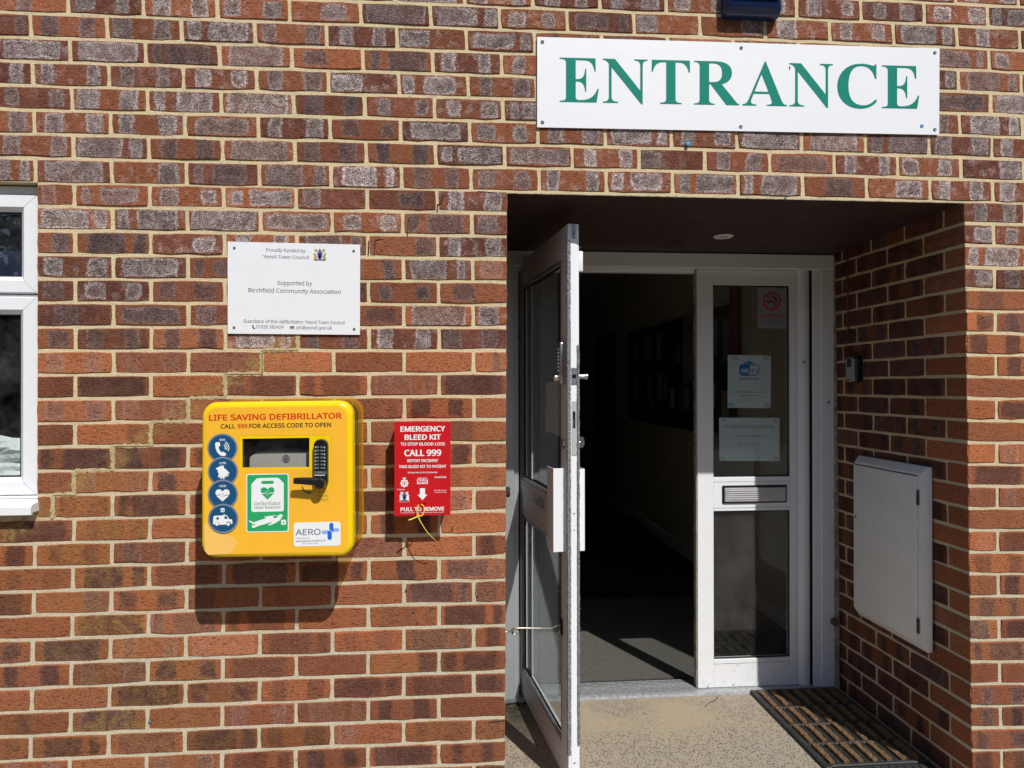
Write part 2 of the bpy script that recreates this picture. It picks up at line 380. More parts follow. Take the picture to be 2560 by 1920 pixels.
M['red_box'] = simple('red_painted_box', (0.52, 0.004, 0.010), 0.40, 0, 0.04, 8)
M['tie'] = simple('yellow_cable_tie', (0.80, 0.66, 0.07), 0.35)
M['steel'] = simple('brushed_steel', (0.55, 0.55, 0.56), 0.28, 1.0, 0.15, 60); M['chrome'] = simple('chrome', (0.75, 0.75, 0.77), 0.12, 1.0)
M['dull_steel'] = simple('dull_steel', (0.30, 0.32, 0.35), 0.42, 0.85, 0.25, 90); M['zinc'] = simple('zinc_wire', (0.50, 0.46, 0.38), 0.35, 0.9, 0.3, 200)
M['alu'] = simple('threshold_aluminium', (0.36, 0.37, 0.39), 0.40, 0.35, 0.22, 60, 0.15, 60)
M['alu_rib'] = simple('worn_tread_metal', (0.16, 0.165, 0.17), 0.35, 0.5, 0.3, 80)
M['pile'] = simple('grey_pile_strip', (0.20, 0.20, 0.205), 0.95, 0, 0.35, 160, 1.0, 400, 0.003)
M['sealant'] = simple('old_sealant', (0.36, 0.33, 0.27), 0.8, 0, 0.4, 40, 0.6, 120, 0.002)
M['soffit'] = simple('brown_stained_board', (0.040, 0.020, 0.017), 0.6, 0, 0.25, 12, 0.3, 40, 0.002)
M['paper'] = simple('paper', (0.66, 0.74, 0.76), 0.7, 0, 0.03, 6); M['paper_blue'] = simple('blue_paper_print', (0.02, 0.20, 0.58), 0.6)
M['paper_ink'] = simple('paper_ink', (0.10, 0.12, 0.15), 0.6); M['tape'] = simple('tape', (0.46, 0.52, 0.54), 0.3)
M['sign_grey'] = simple('grey_sticker', (0.24, 0.25, 0.28), 0.4); M['sign_red'] = simple('sticker_red', (0.50, 0.02, 0.02), 0.45)
M['lamp_blue'] = simple('blue_lamp_housing', (0.006, 0.022, 0.085), 0.18, 0, 0.1, 30)
M['lamp_blue2'] = simple('bright_blue_band', (0.006, 0.05, 0.26), 0.3)
M['magnolia'] = simple('magnolia_wall', (0.70, 0.64, 0.50), 0.8, 0, 0.06, 2); M['hall_ceiling'] = simple('ceiling_white', (0.78, 0.78, 0.76), 0.8)
M['dark_wood'] = simple('dark_door', (0.035, 0.025, 0.022), 0.5, 0, 0.2, 5); M['cork'] = simple('dark_noticeboard', (0.022, 0.024, 0.045), 0.9)
M['hall_floor'] = simple('dark_carpet', (0.018, 0.018, 0.020), 0.95, 0, 0.2, 30)
M['carpet_rib'] = simple('ribbed_entrance_mat', (0.100, 0.095, 0.082), 0.95, 0, 0.45, 220, 0.8, 500, 0.002)
M['hall_paper'] = simple('noticeboard_paper', (0.55, 0.55, 0.56), 0.8, 0, 0.1, 3); M['red_paint'] = simple('red_pipe_paint', (0.20, 0.010, 0.010), 0.5)
M['curtain'] = simple('navy_blind', (0.012, 0.018, 0.05), 0.8); M['crumple'] = simple('crumpled_white_sheet', (0.82, 0.84, 0.81), 0.6, 0, 0.12, 14, 0.8, 45, 0.012)
M['repair'] = simple('ochre_repair_mortar', (0.47, 0.375, 0.205), 0.95, 0, 0.22, 60, 0.9, 260, 0.002)
M['crack'] = simple('open_crack', (0.035, 0.028, 0.02), 1.0)
M['asphalt'] = simple('asphalt', (0.085, 0.082, 0.078), 0.9, 0, 0.25, 6, 0.5, 150, 0.003)
M['leaf'] = simple('hedge_leaves', (0.045, 0.085, 0.022), 0.6, 0, 0.5, 3); M['bark'] = simple('bark', (0.09, 0.065, 0.045), 0.9)
M['grey_device'] = simple('defibrillator_case', (0.50, 0.45, 0.43), 0.45); M['dirt'] = simple('dark_dirt', (0.03, 0.026, 0.02), 1.0, 0, 0.5, 80, 0.6, 200, 0.004)
def mat_translucent():
    t = NT('clear_yellow_shell'); tr = t.n('ShaderNodeBsdfTransparent'); t.put(tr.inputs[0], (0.98, 0.84, 0.50))
    d = t.bsdf((0.80, 0.48, 0.06), 0.15); m = t.n('ShaderNodeMixShader'); m.inputs[0].default_value = 0.24
    t.t.links.new(tr.outputs[0], m.inputs[1]); t.t.links.new(d, m.inputs[2]); return t.done(m.outputs[0])
M['shell'] = mat_translucent()

# ------------------------------------------------------------------ writing
FONT = None
try:                                             # a plain sans bundled with Blender is nearer to sign lettering; the built-in one serves otherwise
    import os
    fp_ = os.path.join(bpy.utils.system_resource('DATAFILES', path='fonts'), 'NotoSansHebrew-Regular.woff2')
    if os.path.exists(fp_): FONT = bpy.data.fonts.load(fp_)
except Exception: FONT = None
def gmesh(txt, bold=0.0):
    cu = bpy.data.curves.new('t', 'FONT'); cu.body = txt
    if FONT is not None: cu.font = FONT; cu.size = 1.0; cu.offset = 0.0 if FONT is not None else bold; cu.resolution_u = 3
    o = bpy.data.objects.new('t', cu); col.objects.link(o)
    dg = bpy.context.evaluated_depsgraph_get(); me = bpy.data.meshes.new_from_object(o.evaluated_get(dg))
    vs = [(v.co.x, v.co.y) for v in me.vertices]; fs = [tuple(p.vertices) for p in me.polygons]
    ec = {}
    for f in fs:
        for i in range(len(f)):
            k = tuple(sorted((f[i], f[(i+1) % len(f)]))); ec[k] = ec.get(k, 0)+1
    be = [k for k, n in ec.items() if n == 1]
    bpy.data.objects.remove(o); bpy.data.curves.remove(cu); bpy.data.meshes.remove(me)
    return vs, fs, be
CAPH = None
def text(txt, P0, P1, cap, F, mat, parent, name='lettering', bold=0.0, d=0.0005, serif=False, slant=0.0, mb=None):
    """one line of print from P0 to P1 (world points on the face F), letters cap metres tall"""
    global CAPH
    if CAPH is None:
        v, _, _ = gmesh('H'); CAPH = max(y for x, y in v)-min(y for x, y in v)
    vs, fs, be = gmesh(txt, bold)
    if not vs: return None
    a, b = Vector(F.inv(P0)), Vector(F.inv(P1)); ex = (b-a); Ln = ex.length; ex = ex/Ln; ey = Vector((-ex.y, ex.x))
    x0 = min(x for x, y in vs); x1 = max(x for x, y in vs); sx = Ln/(x1-x0); sy = cap/CAPH
    vs = list(vs); fs = list(fs)
    if serif:
        H = CAPH
        for k in be:
            p, q = vs[k[0]], vs[k[1]]
            if abs(p[1]-q[1]) < 0.004 and 0.035 < abs(p[0]-q[0]) < 0.13:
                y = p[1]; lv = min((abs(y), 0), (abs(y-H), 1), (abs(y-0.75*H), 2))[0]
                if abs(y) < 0.012 or y > 0.6*H or y < -0.15:
                    xa, xb = min(p[0], q[0])-0.045, max(p[0], q[0])+0.045; th = 0.026
                    y0, y1 = (y, y+th) if y < 0.3*H else (y-th, y)
                    n0 = len(vs); vs += [(xa, y0), (xb, y0), (xb, y1), (xa, y1)]; fs.append((n0, n0+1, n0+2, n0+3))
    if FONT is not None and bold > 0.003:            # heavier print: the same letters laid again a hair to each side
        v0, f0 = list(vs), list(fs)
        b1 = min(bold*1.55, .036)
        for k_, (ox, oy) in enumerate(((-b1, 0), (b1, 0), (-b1*.5, b1*.5), (b1*.5, b1*.5), (-b1*.5, -b1*.5), (b1*.5, -b1*.5), (0, b1*.6), (0, -b1*.6))):
            n0 = len(vs); vs += [(x+ox, y+oy, (k_+1)*.00003) for x, y in v0]; fs += [tuple(i+n0 for i in f) for f in f0]
    vs = [v if len(v) == 3 else (v[0], v[1], 0.0) for v in vs]
    own = mb is None
    if own: mb = MB()
    pts = []
    for x, y, dz_ in vs:
        q = a + ex*((x-x0)*sx) + ey*(y*sy) + ex*(y*sy*slant); pts.append(F.p(q.x, q.y, d+dz_))
    mb.faces(pts, fs)
    if own: return mb.build(name, mat, parent)
def bez(cmds, n=7):
    """glyph outline: ('L',x,y) and ('C',...) steps"""
    out = []; cur = None
    for c in cmds:
        if len(c) == 2: out.append(c); cur = c
        else:
            x0, y0 = cur; x1, y1, x2, y2, x3, y3 = c
            for k in range(1, n+1):
                t_ = k/n; s_ = 1-t_
                out.append((s_**3*x0+3*s_*s_*t_*x1+3*s_*t_*t_*x2+t_**3*x3, s_**3*y0+3*s_*s_*t_*y1+3*s_*t_*t_*y2+t_**3*y3))
            cur = (x3, y3)
    return out
G = {
 'E': (890, [[(0,1000),(815,1000),(820,705),(790,705),(765,880,700,950,560,950),(365,950),(365,522),(400,522),(520,522,565,590,580,760),(605,760),(605,245),(580,245),(562,400,520,470,400,470),(365,470),(365,120),(365,62,400,50,460,50),(680,50,790,130,860,310),(890,310),(838,0),(0,0),(0,25),(120,30,145,50,145,130),(145,870),(145,950,120,970,0,975)]]),
 'N': (1000, [[(0,1000),(270,1000),(835,290),(835,850),(835,940,800,970,700,975),(700,1000),(1000,1000),(1000,975),(920,970,890,940,890,850),(890,-20),(860,-20),(195,810),(195,150),(195,60,230,30,340,25),(340,0),(0,0),(0,25),(100,30,135,60,135,150),(135,880),(100,940,70,970,0,975)]]),
 'T': (885, [[(5,1000),(880,1000),(885,730),(855,730),(820,880,760,950,620,950),(550,950),(550,130),(550,50,580,30,690,25),(690,0),(195,0),(195,25),(300,30,335,50,335,130),(335,950),(265,950),(125,950,65,880,30,730),(0,730)]]),
 'R': (1050, [[(0,1000),(500,1000),(780,1000,880,890,880,735),(880,600,780,500,640,480),(990,60),(1010,35,1030,28,1050,25),(1050,0),(750,0),(385,470),(350,470),(350,130),(350,50,380,30,480,25),(480,0),(0,0),(0,25),(100,30,130,50,130,130),(130,870),(130,950,100,970,0,975)],
             [(350,950),(440,950),(590,950,650,880,650,735),(650,580,580,520,430,520),(350,520)]]),
 'A': (1000, [[(525,1020),(880,120),(915,50,940,30,1000,25),(1000,0),(545,0),(545,25),(640,28,680,50,650,130),(605,275),(255,275),(205,140),(175,60,210,30,315,25),(315,0),(0,0),(0,25),(80,35,110,70,145,150),(500,1020)], [(275,325),(585,325),(430,725)]]),
 'C': (890, [[(880,1020),(850,1020),(840,985,810,975,770,990),(700,1015,620,1025,530,1025),(220,1025,0,800,0,490),(0,190,200,-25,510,-25),(680,-25,800,40,890,150),(870,210),(780,100,680,55,580,55),(360,55,250,210,250,500),(250,800,340,970,540,970),(700,970,800,880,850,680),(880,680)]]),
}
# ------------------------------------------------------------------ ground and surroundings (mostly outside the frame)
def sheet(name, x0, x1, y0, y1, z, mat, th=0.05):
    o = MB().box(Frame((0,0,z),(1,0,0),(0,1,0),(0,0,1)), x0, x1, y0, y1, -th, 0).build(name, mat, kind='structure'); return o
sheet('ground', -150, 150, -200, 100, -0.062, M['asphalt'])
sheet('footpath', -2.2, 6.5, -3.4, 0.012, -0.004, M['concrete'], 0.057)
sheet('porch_floor', 1.30, 3.0, 0.012, 0.90, 0.0, M['concrete'], 0.06)
SOF = MB(); SOF.loft([[Vector((x_, y_, z_)) for y_, z_ in ((0.0065, 2.0346), (0.0065, 2.0372), (0.0945, 2.0372), (0.0945, 2.12), (0.93, 2.12), (0.93, 2.0095))] for x_ in (1.3585, 2.9415)]); SOF.build('porch_soffit', M['soffit'], kind='structure')
soffit_z = lambda y: 2.0346-(y-.0065)*.02718
SOF2 = None

Z0 = 2.640                                     # top of the measured course A
CX = [8.36, -3.36, -5.13, 6.08, -10.17, -13.27, 11.28, 3.39, 8.67, -10.45]
CZ_ = [5.14, -2.62, -0.38, -8.07, 12.36, 0.75, -1.85, 5.22, -2.17, 1.43]
def warp(X, Z):
    """nominal brick grid (mm) to the slightly drifting courses of this wall (m)"""
    Xc, Zc = min(max(X, -250), 3150), min(max(Z, -2600), 60)
    x, z = Xc/1500-1, Zc/1300+1
    b = [1, x, z, x*x, x*z, z*z, x**3, x*x*z, x*z*z, z**3]
    return (X+sum(p*q for p, q in zip(CX, b)))/1000, (Z+sum(p*q for p, q in zip(CZ_, b)))/1000+Z0
def xr(z): return 2.945+(1.907-z)*0.0109          # right-hand arris of the porch
def xl(z): return 1.3560-(1.751-z)*0.0050         # left-hand arris
XW = -0.106                                        # right edge of the window opening

def brick_attrs(bm, sets):
    """sets: list of (faces, uvfun, bp0, bp1, bp2)"""
    pass
class BrickMB:
    def __init__(s):
        s.bm = bmesh.new(); s.uv = s.bm.loops.layers.uv.new('uv')
        s.a = [s.bm.loops.layers.float_color.new(n) for n in ('bp0', 'bp1', 'bp2')]
    def add(s, F, quad, depth, rng, zc, xc, side=None, kindz=None, depth_back=None):
        """quad: bl,br,tr,tl on the face F (u,w); built with worn, uneven arrises"""
        (ax, az), (bx, bz), (cx, cz), (dx, dz) = quad
        L = ((bx-ax)+(cx-dx))/2; H = ((dz-az)+(cz-bz))/2
        nL = 4 if L > 0.13 else 2
        loop = []
        for k in range(nL+1): loop.append((k/nL, 0.0))
        loop.append((1.0, 0.5))
        for k in range(nL+1): loop.append((1-k/nL, 1.0))
        loop.append((0.0, 0.5))
        def q(u, v, ins=0.0):
            x = (1-v)*((1-u)*ax+u*bx)+v*((1-u)*dx+u*cx); z = (1-u)*((1-v)*az+v*dz)+u*((1-v)*bz+v*cz)
            x += ins*(1 if u < 0.01 else -1 if u > 0.99 else 0); z += ins*(1 if v < 0.01 else -1 if v > 0.99 else 0)
            return x, z
        ch = []; outer = []; inner = []; back = []
        pr = rng.uniform(-0.0008, 0.0014); tu = rng.uniform(-0.0012, 0.0012); tw = rng.uniform(-0.001, 0.001)
        for (u, v) in loop:
            corner = (u < .01 or u > .99) and (v < .01 or v > .99)
            j = rng.uniform(-0.002, 0.002); i0 = rng.uniform(-0.0010, 0.0016)+(0.0015 if corner else 0)
            x, z = q(u, v, i0); jx = j if 0.01 < u < 0.99 else 0
            if rng.random() < 0.10: i0 += rng.uniform(0.002, 0.0045)
            outer.append((x, z, -0.0030)); back.append((x, z, -depth))
            x2, z2 = q(u, v, i0+rng.uniform(0.0015, 0.0032)); inner.append((x2, z2, pr+tu*(u-.5)*2+tw*(v-.5)*2))
        bmv = lambda P: s.bm.verts.new(F.p(*P))
        vi, vo, vb = [bmv(p) for p in inner], [bmv(p) for p in outer], [bmv(p) for p in back]
        n = len(loop); fs = []
        fs.append((s.bm.faces.new(vi), 0))
        for i in range(n):
            j = (i+1) % n
            fs.append((s.bm.faces.new([vo[i], vo[j], vi[j], vi[i]]), 0)); fs.append((s.bm.faces.new([vb[i], vb[j], vo[j], vo[i]]), 1))
        # colouring by the weather line: white bloom above, browner and greener below
        up = min(1.0, max(0.0, (zc-1.47)/0.05))
        seed = rng.random()
        if xc > 2.9 and side is None: up = min(1.0, max(0.0, (zc-1.60)/0.25))
        if side is not None: up = 0.0
        white = up*rng.choice([0.25, 0.45, 0.6, 0.8, 0.9, 1.0, 1.0]) + (1-up)*rng.choice([0, 0, 0, 0.05, 0.18])
        if zc > 1.47 and zc < 1.72 and side is None: white *= rng.choice([0.25, 0.6, 1.0])
        tone = rng.choice([0.0, 0.1, 0.2, 0.3, 0.4, 0.5, 0.6]) if up > 0.5 else rng.choice([0.35, 0.6, 0.75, 0.9, 0.85, 0.65, 1.0])
        dark = rng.uniform(0.72, 1.0) if up > 0.5 else rng.choice([0.0, 0.25, 0.5, 0.75, 0.85])
        soft = rng.choice([0.0015, 0.002, 0.004, 0.007]) if up > 0.5 else rng.uniform(0.003, 0.012)
        if zc < 0.75 and side is None:
            k = min(1, (0.75-zc)/0.35); tone *= (1-0.45*k)
        if side is not None: dark = rng.choice([0.5, 0.8, 0.9, 0.95]); tone = rng.choice([0.0, 0.0, 0.08, 0.18, 0.38]); seed = (math.floor(seed*17.3)+rng.uniform(0, .30))/17.3
        if L > 0.16:
            r = rng.random()
            if r < 0.52: c1, w1, c2, w2 = L*rng.uniform(.18, .28), rng.uniform(.018, .03), L*rng.uniform(.72, .82), rng.uniform(.018, .03)
            elif r < 0.74: c1, w1, c2, w2 = L*rng.uniform(.34, .42), rng.uniform(.05, .07), L*rng.uniform(.84, .88), rng.uniform(.012, .02)
            elif r < 0.88: c1, w1, c2, w2 = L*.5, L*rng.uniform(.36, .45), L*.5, .01
            else: c1, w1, c2, w2 = L*rng.uniform(.1, .9), rng.uniform(.02, .05), -1, .01
            if rng.random() < .4 and c2 > 0: c1, w1, c2, w2 = L-c1, w1, L-c2, w2
        else: c1, w1, c2, w2 = L*rng.uniform(.3, .7), L*rng.uniform(.15, .4), -1, .01
        if L <= 0.16 and rng.random() < .4: dark *= 0.2; white *= 0.4
        hm = rng.choice([0.003, 0.006, 0.008, 0.010, -0.004, -0.004]) if up > 0.5 else rng.choice([0.006, -0.004, -0.010, -0.010])
        ol = math.exp(-((xc-0.12-0.05*math.sin(zc*6))/0.15)**2)*min(1, max(0.25 if zc < 1.56 else 0, (1.30-zc)/0.25))*rng.uniform(.35, .85)
        if zc < 0.9: ol = max(ol, rng.choice([0, 0, 0.08, 0.3])*min(1, (0.9-zc)/0.3))
        if side is not None: ol = 0
        A = ((tone, white, dark, seed), (c1, w1, c2, w2), (hm, ol, soft, L))
        for f, sd in fs:
            for lp in f.loops:
                P = lp.vert.co; u, v = F.inv(P); 
                lp[s.uv].uv = (u-ax, (v-min(az, bz))/max(H, 1e-3)*0.065)
                for lay, val in zip(s.a, A): lp[lay] = val
        return white
    def build(s, name, parent, kind=None):
        bmesh.ops.recalc_face_normals(s.bm, faces=s.bm.faces)
        L = ABS[parent.name]; me = bpy.data.meshes.new(name)
        cs = [v.co for v in s.bm.verts]; c = Vector([(min(q[i] for q in cs)+max(q[i] for q in cs))/2 for i in range(3)])
        bmesh.ops.translate(s.bm, verts=s.bm.verts, vec=-c); s.bm.to_mesh(me); s.bm.free(); me.materials.append(M['brick'])
        o = bpy.data.objects.new(name, me); col.objects.link(o); o.parent = parent; o.location = c-L; ABS[o.name] = c
        if kind: o['kind'] = kind
        return o

FR = front(0.0)
wall = thing('brick_wall', 'sunlit red brick front wall with pale mortar joints around the porch opening', 'wall', (0.6, 0, 0))
bricks = []
for r in range(-7, 36):
    zt, zb = -r*75.0-4.2, -(r+1)*75.0+4.2
    off = 0 if r % 2 == 0 else -112.5
    cols = []
    if r == 7: zb = -599.6
    for i in range(-9, 21):
        X0, X1 = i*225+off, (i+1)*225+off
        segs = [(X0, X1)]
        if 8 <= r:                                   # porch opening
            ns = []
            for a, b in segs:
                if b <= 1350 or a >= 2925: ns.append((a, b))
                else:
                    if a < 1350: ns.append((a, 1350))
                    if b > 2925: ns.append((2925, b))
            segs = ns
        if 8 <= r <= 21:                             # window opening
            ns = []
            for a, b in segs:
                if b <= -1237.5 or a >= -112.5: ns.append((a, b))
                else:
                    if a < -1237.5: ns.append((a, -1237.5))
                    if b > -112.5: ns.append((-112.5, b))
            segs = ns
        if r == 21: segs = [(a, b) for c_, d_ in segs for a, b in (((c_, -62), (-62, d_)) if c_ < -100 < d_ and c_ > -200 else ((c_, d_),))]
        for a, b in segs:
            if b-a < 35: continue
            cols.append((a, b))
    for a, b in cols:
        al, bl = a+4.4, b-4.4
        q = [warp(al, zb), warp(bl, zb), warp(bl, zt), warp(al, zt)]
        zc = (q[0][1]+q[2][1])/2; depth = 0.03
        fixL = fixR = None
        if r >= 8 and abs(b-1350) < 1: fixR = 'l'
        if r >= 8 and abs(a-2925) < 1: fixL = 'r'
        q = [list(p) for p in q]
        if fixR: q[1][0] = xl(q[1][1]); q[2][0] = xl(q[2][1]); depth = 0.1025 if (b-a) > 150 else 0.215
        if fixL: q[0][0] = xr(q[0][1]); q[3][0] = xr(q[3][1]); depth = 0.1025 if (b-a) > 150 else 0.215
        if 8 <= r <= 21 and abs(a+112.5) < 1: q[0][0] = q[3][0] = XW; depth = 0.10
        # share of the picture it takes
        def sc2(x, z):
            d = Vector((x, 0, z))-CAM; c = d.dot(fw); return 1280+FPX*d.dot(RT)/c, 960-FPX*d.dot(UP)/c
        (sx0, sy0), (sx1, sy1) = sc2(*q[3]), sc2(*q[1])
        wv = max(0, min(sx1, 2560)-max(sx0, 0)); hv = max(0, min(sy1, 1920)-max(sy0, 0)); area = wv*hv
        if 1350 < (sx0+sx1)/2 < 2340 and 110 < (sy0+sy1)/2 < 325: area *= 0.05
        if 510 < (sx0+sx1)/2 < 895 and 1010 < (sy0+sy1)/2 < 1390: area *= 0.05
        bricks.append((area, [tuple(p) for p in q], depth, r, a))
bricks.sort(key=lambda t_: -t_[0])
stuffb = BrickMB()
for k, (area, q, depth, r, a) in enumerate(bricks):
    rng = random.Random(int(r*1000+a)*7+5)
    xc = (q[0][0]+q[1][0])/2; zc = (q[0][1]+q[2][1])/2
    if k < 296:
        b_ = BrickMB(); b_.add(FR, q, depth, rng, zc, xc); b_.build('brick', wall)
    else: stuffb.add(FR, q, depth, rng, zc, xc)
stuffb.build('brick', wall, kind='stuff')
# mortar bed behind and between the bricks
mm = MB(); R5 = 0.0026
def mbx(x0, x1, y0, y1, z0, z1): mm.box(WORLD, x0, x1, z0, z1, -y1, -y0)
SZ = 2.0376
mbx(-2.1, 4.7, R5, 0.09, SZ, 3.2)
mbx(XW+0.002, 1.340, R5, 0.09, -0.06, SZ-0.0004); mbx(1.10, 1.340, 0.0904, 0.86, -0.06, SZ+0.05)
mbx(2.972, 4.7, R5, 0.09, -0.06, SZ-0.0004); mbx(2.972, 3.09, 0.0904, 0.90, -0.06, SZ+0.05)
mm.loft([[Vector((x_, y_, z_)) for x_, y_ in ((xr(z_)+.0030, R5), (2.9716, R5), (2.9716, .90), (xr(z_)+.0030, .90))] for z_ in (-.06, .5, 1.0, 1.5, SZ-.0004)])
mm.loft([[Vector((x_, y_, z_)) for x_, y_ in ((xl(z_)-.0025, R5), (1.3402, R5), (1.3402, .86), (xl(z_)-.0025, .86))] for z_ in (-.06, .5, 1.0, 1.5, SZ-.0004)])
mbx(-2.1, XW+0.0016, R5, 0.09, -0.06, 1.016); mbx(-2.1, -1.238, R5, 0.09, 1.0164, SZ-0.0004)
mm.build('mortar', M['mortar'], wall)
MB().box(WORLD, 1.352, 2.99, 2.0350, 2.0374, -0.0062, -0.0018).build('steel_lintel', simple('rusty_lintel', (0.33, 0.28, 0.20), 0.8, 0, 0.5, 40), wall)
# blue plug left in the brickwork and small fixings
c = at(1719, 361, -0.004); MB().lathe(c, (0, -1, 0), [(-0.01, 0.0055), (0.0, 0.0065), (0.005, 0.006), (0.006, 0.003)], 12).build('wall_plug', M['blue_plug'], wall, 'auto')
for px, py, rr in ((1034, 1529, .004), (1015, 1475, .003), (1131, 1322, .004), (374, 1804, .0045), (2204, 449, .004), (1965, 497, .005)):
    c = at(px, py, -0.003); MB().lathe(c, (0, -1, 0), [(-0.004, rr*1.1), (0.0, rr), (0.003, rr*0.6)], 9).build('wall_plug', M['dull_steel'], wall)

# stepped repair of the cracked joints, smeared over the brick edges
def ribbon(pts, wd, d0, d1, name, mat, seed, rag=0.35, n_per=0.012, metric=False):
    rng = random.Random(seed); P = list(pts) if metric else [FR.inv(at(a, b, 0)) for a, b in pts]
    path = []
    for (a, b), (c_, d_) in zip(P, P[1:]):
        L = math.hypot(c_-a, d_-b); n = max(1, int(L/n_per))
        for k in range(n): path.append((a+(c_-a)*k/n, b+(d_-b)*k/n))
    path.append(P[-1]); up_, dn = [], []
    for i, (x, z) in enumerate(path):
        x2, z2 = path[min(i+1, len(path)-1)]; x1, z1 = path[max(i-1, 0)]
        tx, tz = x2-x1, z2-z1; l = math.hypot(tx, tz) or 1; nx, nz = -tz/l, tx/l
        e = 0.12 if i in (0, len(path)-1) else 1
        a = wd*e*(1+rng.uniform(-rag, rag)); b = wd*e*(1+rng.uniform(-rag, rag))
        up_.append((x+nx*a, z+nz*a)); dn.append((x-nx*b, z-nz*b))
    mb = MB(); n = len(path)
    top = [mb.bm.verts.new(FR.p(*p, d1)) for p in up_+dn]; bot = [mb.bm.verts.new(FR.p(*p, d0)) for p in up_+dn]
    mid = [mb.bm.verts.new(FR.p(*p, d1+0.0008)) for p in path]
    for i in range(n-1):
        for f in ([top[i], top[i+1], mid[i+1], mid[i]], [mid[i], mid[i+1], top[n+i+1], top[n+i]], [bot[i], top[i], top[i+1], bot[i+1]], [bot[n+i+1], top[n+i+1], top[n+i], bot[n+i]]):
            mb.bm.faces.new(f)
    mb.build(name, mat, wall)
stair = []
for X_, r_ in ((675, 14), (562.5, 15), (450, 16), (337.5, 17), (225, 18), (112.5, 19), (0, 20), (-62, 21)):
    stair += [warp(X_, -r_*75.0), warp(X_, -(r_+1)*75.0)]
for k in range(8):
    seg = stair[2*k:2*k+3] if k < 7 else stair[14:16]
    ribbon(seg, .0062, -0.004, 0.0009, 'mortar_repair', M['repair'], 30+k, 0.42, .006, True)
for k in (0, 1, 4, 6):
    a_ = [(x+.002, z-.001) for x, z in stair[2*k:2*k+3]]; ribbon(a_[(0 if k % 2 else 1):], .0008, -0.003, 0.0018, 'mortar_crack', M['crack'], 90+k, 0.5, .006, True)
for k, (pts, wd) in enumerate([([(1106, 483), (1104, 508), (1094, 512), (1093, 531)], .0016), ([(1018, 597), (1020, 560), (1022, 546), (1062, 541), (1070, 535)], .0012), ([(921, 640), (922, 600)], .0016),
        ([(936, 640), (938, 600), (960, 598)], .0012), ([(1191, 486), (1195, 478), (1240, 482)], .0009), ([(1262, 1800), (1220, 1806)], .001)]):
    ribbon(pts, wd, -0.003, 0.0034 if k > 4 else 0.0004, 'mortar_crack', M['crack'], 60+k, 0.6, 0.006)

# ------------------------------------------------------------------ porch side walls
def side_wall(label, which):
    F = Frame((0, 0, 0), (0, 1, 0), (0, 0, 1), (-1, 0, 0)) if which == 'r' else Frame((0, 0, 0), (0, -1, 0), (0, 0, 1), (1, 0, 0))
    root = thing('porch_side_wall', label, 'wall', (2.95 if which == 'r' else 1.352, 0.5, 0))
    Xn = 2925 if which == 'r' else 1350
    for r in range(8, 36):
        zt, zb = -r*75.0-4.2, -(r+1)*75.0+4.2
        z0 = warp(Xn, zb)[1]; z1 = warp(Xn, zt)[1]; zc = (z0+z1)/2
        full_front = (r % 2 == 0)
        d = 0.1125 if full_front else 0.225
        segs = []
        while d < 0.80:
            segs.append((d+0.0, min(d+0.215, 0.878))); d += 0.225
        if d < 0.86: segs.append((d, 0.878))
        x = xr(zc) if which == 'r' else xl(zc)
        F.O = Vector((x, 0, 0))
        for s0, s1 in segs:
            if s1-s0 < 0.02: continue
            rng = random.Random(r*77+int(s0*1000)+(3 if which == 'r' else 9))
            a, b = (s0, s1) if which == 'r' else (-s1, -s0)
            bb = BrickMB(); bb.add(F, [(a, z0), (b, z0), (b, z1), (a, z1)], 0.016 if which == 'r' else 0.006, rng, zc, x, side=1); bb.build('brick', root)
    return root
srw = side_wall('shaded brick wall on the right side of the porch, carrying the white meter box', 'r')
slw = side_wall('narrow brick side wall on the left of the porch, hidden behind the open door', 'l')
MB().box(WORLD, 1.3492, 1.3496, 0.0, 2.03, -0.86, -0.02).build('mortar', M['mortar'], slw) if False else None

# ------------------------------------------------------------------ hallway behind the doors
def slab(name, x0, x1, y0, y1, z0, z1, mat, kind='structure', parent=None):
    return MB().box(WORLD, x0, x1, z0, z1, -y1, -y0).build(name, mat, parent, kind=kind)
slab('hall_floor', 0.8, 3.2, 0.90, 9.1, -0.062, 0.0, M['hall_floor'])
slab('hall_wall_right', 3.09, 3.3, 0.9004, 9.0, 0.0004, 2.65, M['magnolia'])
slab('hall_wall_left', 0.6, 0.80, 0.9004, 9.0, 0.0004, 2.65, M['magnolia'])
slab('hall_wall_end', 0.8004, 3.0896, 8.6, 8.8, 0.0004, 2.65, M['magnolia'])
slab('hall_ceiling', 0.55, 3.35, 0.9008, 9.0, 2.6504, 2.75, M['hall_ceiling'])
slab('hall_wall_front_left', 0.6, 1.4196, 0.885, 0.8999, 0.0, 2.64, M['magnolia'])
slab('hall_wall_over_door', 1.42, 3.0, 0.905, 0.98, 2.02, 2.6502, M['magnolia'])
slab('sun_blocking_roof', -2.1, 4.7, 0.0002, 9.3, 3.2004, 3.30, M['asphalt'])  # unseen roof slab, added to stop sun leaking over the wall into the hallway
slab('hall_skirting', 3.078, 3.0896, 0.92, 8.59, 0.0008, 0.10, M['white_clean'])
sb = MB()
for k in range(118):
    y = 1.02+k*0.0125
    if y < 2.3: sb.box(WORLD, 1.40, 3.07, 0.0, 0.0105, -y-0.0055, -y)
mat_o = MB().box(WORLD, 1.38, 3.075, 0.0004, 0.005, -2.32, -0.985).build('entrance_matting', simple('matting_base', (0.03, 0.03, 0.03), 0.95))
tag(mat_o, 'dark ribbed entrance matting inside the doorway, partly in sun', 'mat')
sb.build('mat_rib', M['carpet_rib'], mat_o, kind='stuff')
idr = thing('inner_door', 'dark door at the far end of the unlit hallway', 'door', (2.0, 8.55, 0))
